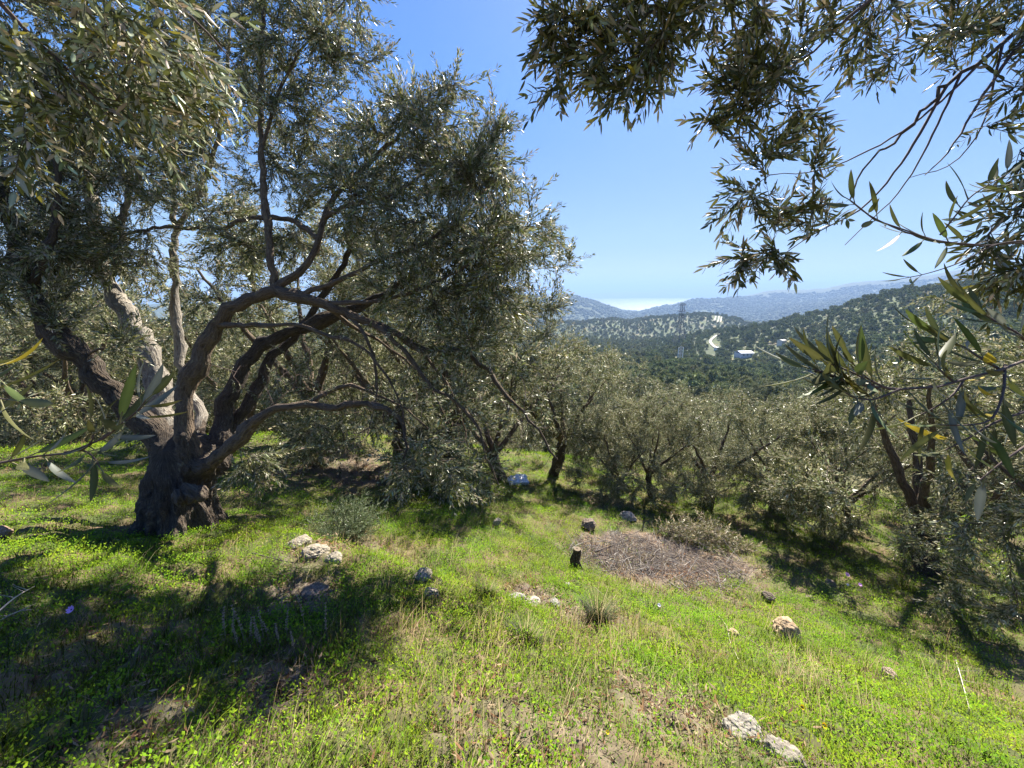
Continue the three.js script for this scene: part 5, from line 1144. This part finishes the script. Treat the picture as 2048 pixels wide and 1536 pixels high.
// ------------------------------------------------------------------ in the valley: pylons, road, sheds
const metal = (c, r = 0.5) => { const m = new THREE.MeshStandardMaterial({ color: RGB(...c), roughness: r, metalness: 0 }); m.name = 'galvanised steel'; return m; };
function beam(list, a, b, w) { const d = V().subVectors(b, a), g = new THREE.BoxGeometry(w, d.length(), w); g.applyQuaternion(new THREE.Quaternion().setFromUnitVectors(YUP, d.normalize())); g.translate((a.x + b.x) / 2, (a.y + b.y) / 2, (a.z + b.z) / 2); list.push(g); }
function pylon(label, pos, turn, H, mat, insul, wide = 1, thin = 1) {
  const o = thing('pylon', label, 'pylon', pos); o.rotation.y = turn;
  const half = (y) => { const t = y / H; return (t < 0.52 ? lerp(0.125, 0.038, t / 0.52) : lerp(0.038, 0.03, (t - 0.52) / 0.48)) * H * wide; };
  const C = (y, i) => V(half(y) * (i & 1 ? 1 : -1), y, half(y) * (i & 2 ? 1 : -1)), lv = [0, 0.11, 0.21, 0.3, 0.38, 0.45, 0.52, 0.6, 0.68, 0.76, 0.84, 0.92, 1].map((t) => t * H);
  for (let i = 0; i < 4; i++) { const l = []; for (let k = 1; k < lv.length; k++) beam(l, C(lv[k - 1], i), C(lv[k], i), 0.3 * thin); part('leg', mergeGeometries(l), mat, o); }
  const br = [];
  for (let k = 1; k < lv.length; k++) for (const [i, j] of [[0, 1], [1, 3], [3, 2], [2, 0]]) { beam(br, C(lv[k - 1], i), C(lv[k], j), 0.15 * thin); beam(br, C(lv[k - 1], j), C(lv[k], i), 0.15 * thin); beam(br, C(lv[k], i), C(lv[k], j), 0.15 * thin); }
  part('bracing', mergeGeometries(br), mat, o, 'stuff');
  for (const t of [0.66, 0.8, 0.94]) for (const s of [-1, 1]) {
    const l = [], y = t * H, e = V(s * (0.12 - 0.01 * (t - 0.8)) * H, y + 0.01 * H, 0);
    for (const z of [-1, 1]) { beam(l, V(s * half(y), y, half(y) * z), e, 0.2 * thin); beam(l, V(s * half(y), y + 0.045 * H, half(y) * z), e, 0.2 * thin); }
    const arm = part('cross_arm', mergeGeometries(l), mat, o), ins = new THREE.CylinderGeometry(0.22, 0.22, 2.6, 8); ins.translate(e.x, e.y - 1.5, 0);
    part('insulator', ins, insul, arm);
  }
  return o;
}
{
  const dark = metal([0.06, 0.065, 0.075], 0.8), light = metal([0.3, 0.32, 0.34], 0.7), glass = new THREE.MeshStandardMaterial({ color: RGB(0.6, 0.65, 0.68), roughness: 0.3 }); glass.name = 'insulator glass';
  const stand = (px, top, d, H) => { const p = at(px, top, d); return V(p.x, Math.min(groundH(p.x, p.z) - 0.4, 1e9), p.z); };
  { const p = stand(1366, 606, 372), H = at(1366, 606, 372).y - p.y; pylon('tall steel lattice pylon rising from the woods before the blue hills', p, 0.35, H, dark, glass); console.log('pylon', H); }
  { const p = stand(1362, 699, 205), H = at(1362, 699, 205).y - p.y; pylon('bright steel pylon of which only the top shows above the trees', p, 0.25, Math.max(H, 12), light, glass, 0.9, 0.3); console.log('pylon2', H); }
  // pale road curving over the hill
  const road = (name, pts, w, label, c) => {
    const P = line(pts.map(([x, y]) => groundHit(x, y, 60)), 3), gb = new GB();
    P.forEach((p, k) => { const d = V().subVectors(P[Math.min(P.length - 1, k + 1)], P[Math.max(0, k - 1)]).setY(0).normalize(), s = V(-d.z, 0, d.x); for (const q of [-1, 0, 1]) { const e = V().copy(p).addScaledVector(s, q * w / 2); e.y = Math.max(groundH(e.x, e.z), groundH(p.x, p.z)) + 0.5; gb.v(e, YUP, c); } if (k) { const b = gb.p.length / 3 - 6; for (const o of [0, 1]) { gb.t(b + o, b + o + 1, b + o + 3); gb.t(b + o + 1, b + o + 4, b + o + 3); } } });
    const m = new THREE.Mesh(gb.geo(), new THREE.MeshStandardMaterial({ vertexColors: true, roughness: 0.9, side: THREE.DoubleSide })); m.material.name = 'pale road dust'; m.name = name; m.receiveShadow = true;
    tag(m, label, null, null, 'structure'); return P;
  };
  ROADS.forEach(([name, pts, w, label, c]) => road(name, pts, w, label, c));
  const wall = (c) => { const m = new THREE.MeshStandardMaterial({ color: RGB(...c), roughness: 0.85 }); m.name = 'plaster'; return m; };
  const shed = (label, cat, n, w, h, dp, turn, roofC, wallC, slope) => {
    const o = thing('building', label, cat, SHEDS[n].p); o.rotation.y = turn;
    const g = []; for (const [sx, sz, x, z] of [[w, 0.25, 0, dp / 2], [w, 0.25, 0, -dp / 2], [0.25, dp - 0.25, w / 2 - 0.125, 0], [0.25, dp - 0.25, -w / 2 + 0.125, 0]]) { const b = new THREE.BoxGeometry(sx, h + 6, sz); b.translate(x, h / 2 - 3, z); g.push(b); }
    part('wall', mergeGeometries(g), wall(wallC), o);
    for (const s of [-1, 1]) { const r = new THREE.BoxGeometry(w + 0.8, 0.18, dp / 2 / Math.cos(slope) + 0.45); r.rotateX(s * slope); r.translate(0, h + Math.tan(slope) * dp / 4 + 0.12, s * (dp / 4 + 0.1)); part('roof', r, wall(roofC), o); }
    for (let k = 0; k < 3; k++) { const b = new THREE.BoxGeometry(w * 0.12, h * 0.3, 0.1); b.translate(w * (-0.3 + 0.3 * k), h * 0.6, dp / 2 + 0.15); part('window', b, wall([0.08, 0.1, 0.13]), o); }
    return o;
  };
  shed('long white-roofed shed among the trees in the valley', 'shed', 0, SHEDS[0].d * 0.034, SHEDS[0].d * 0.0105, 7, 0.1, [0.85, 0.86, 0.88], [0.45, 0.5, 0.56], 0.3);
  shed('small pale hut at the lower end of the hillside road', 'hut', 1, 2.6, 1.8, 2.4, 0.5, [0.8, 0.8, 0.78], [0.7, 0.68, 0.64], 0.25);
  shed('small pale stone house among dark trees on the right-hand hill', 'house', 2, 4.0, 3.4, 3.4, 0.4, [0.7, 0.67, 0.6], [0.62, 0.57, 0.5], 0.2);
}
renderer.render(scene, camera);
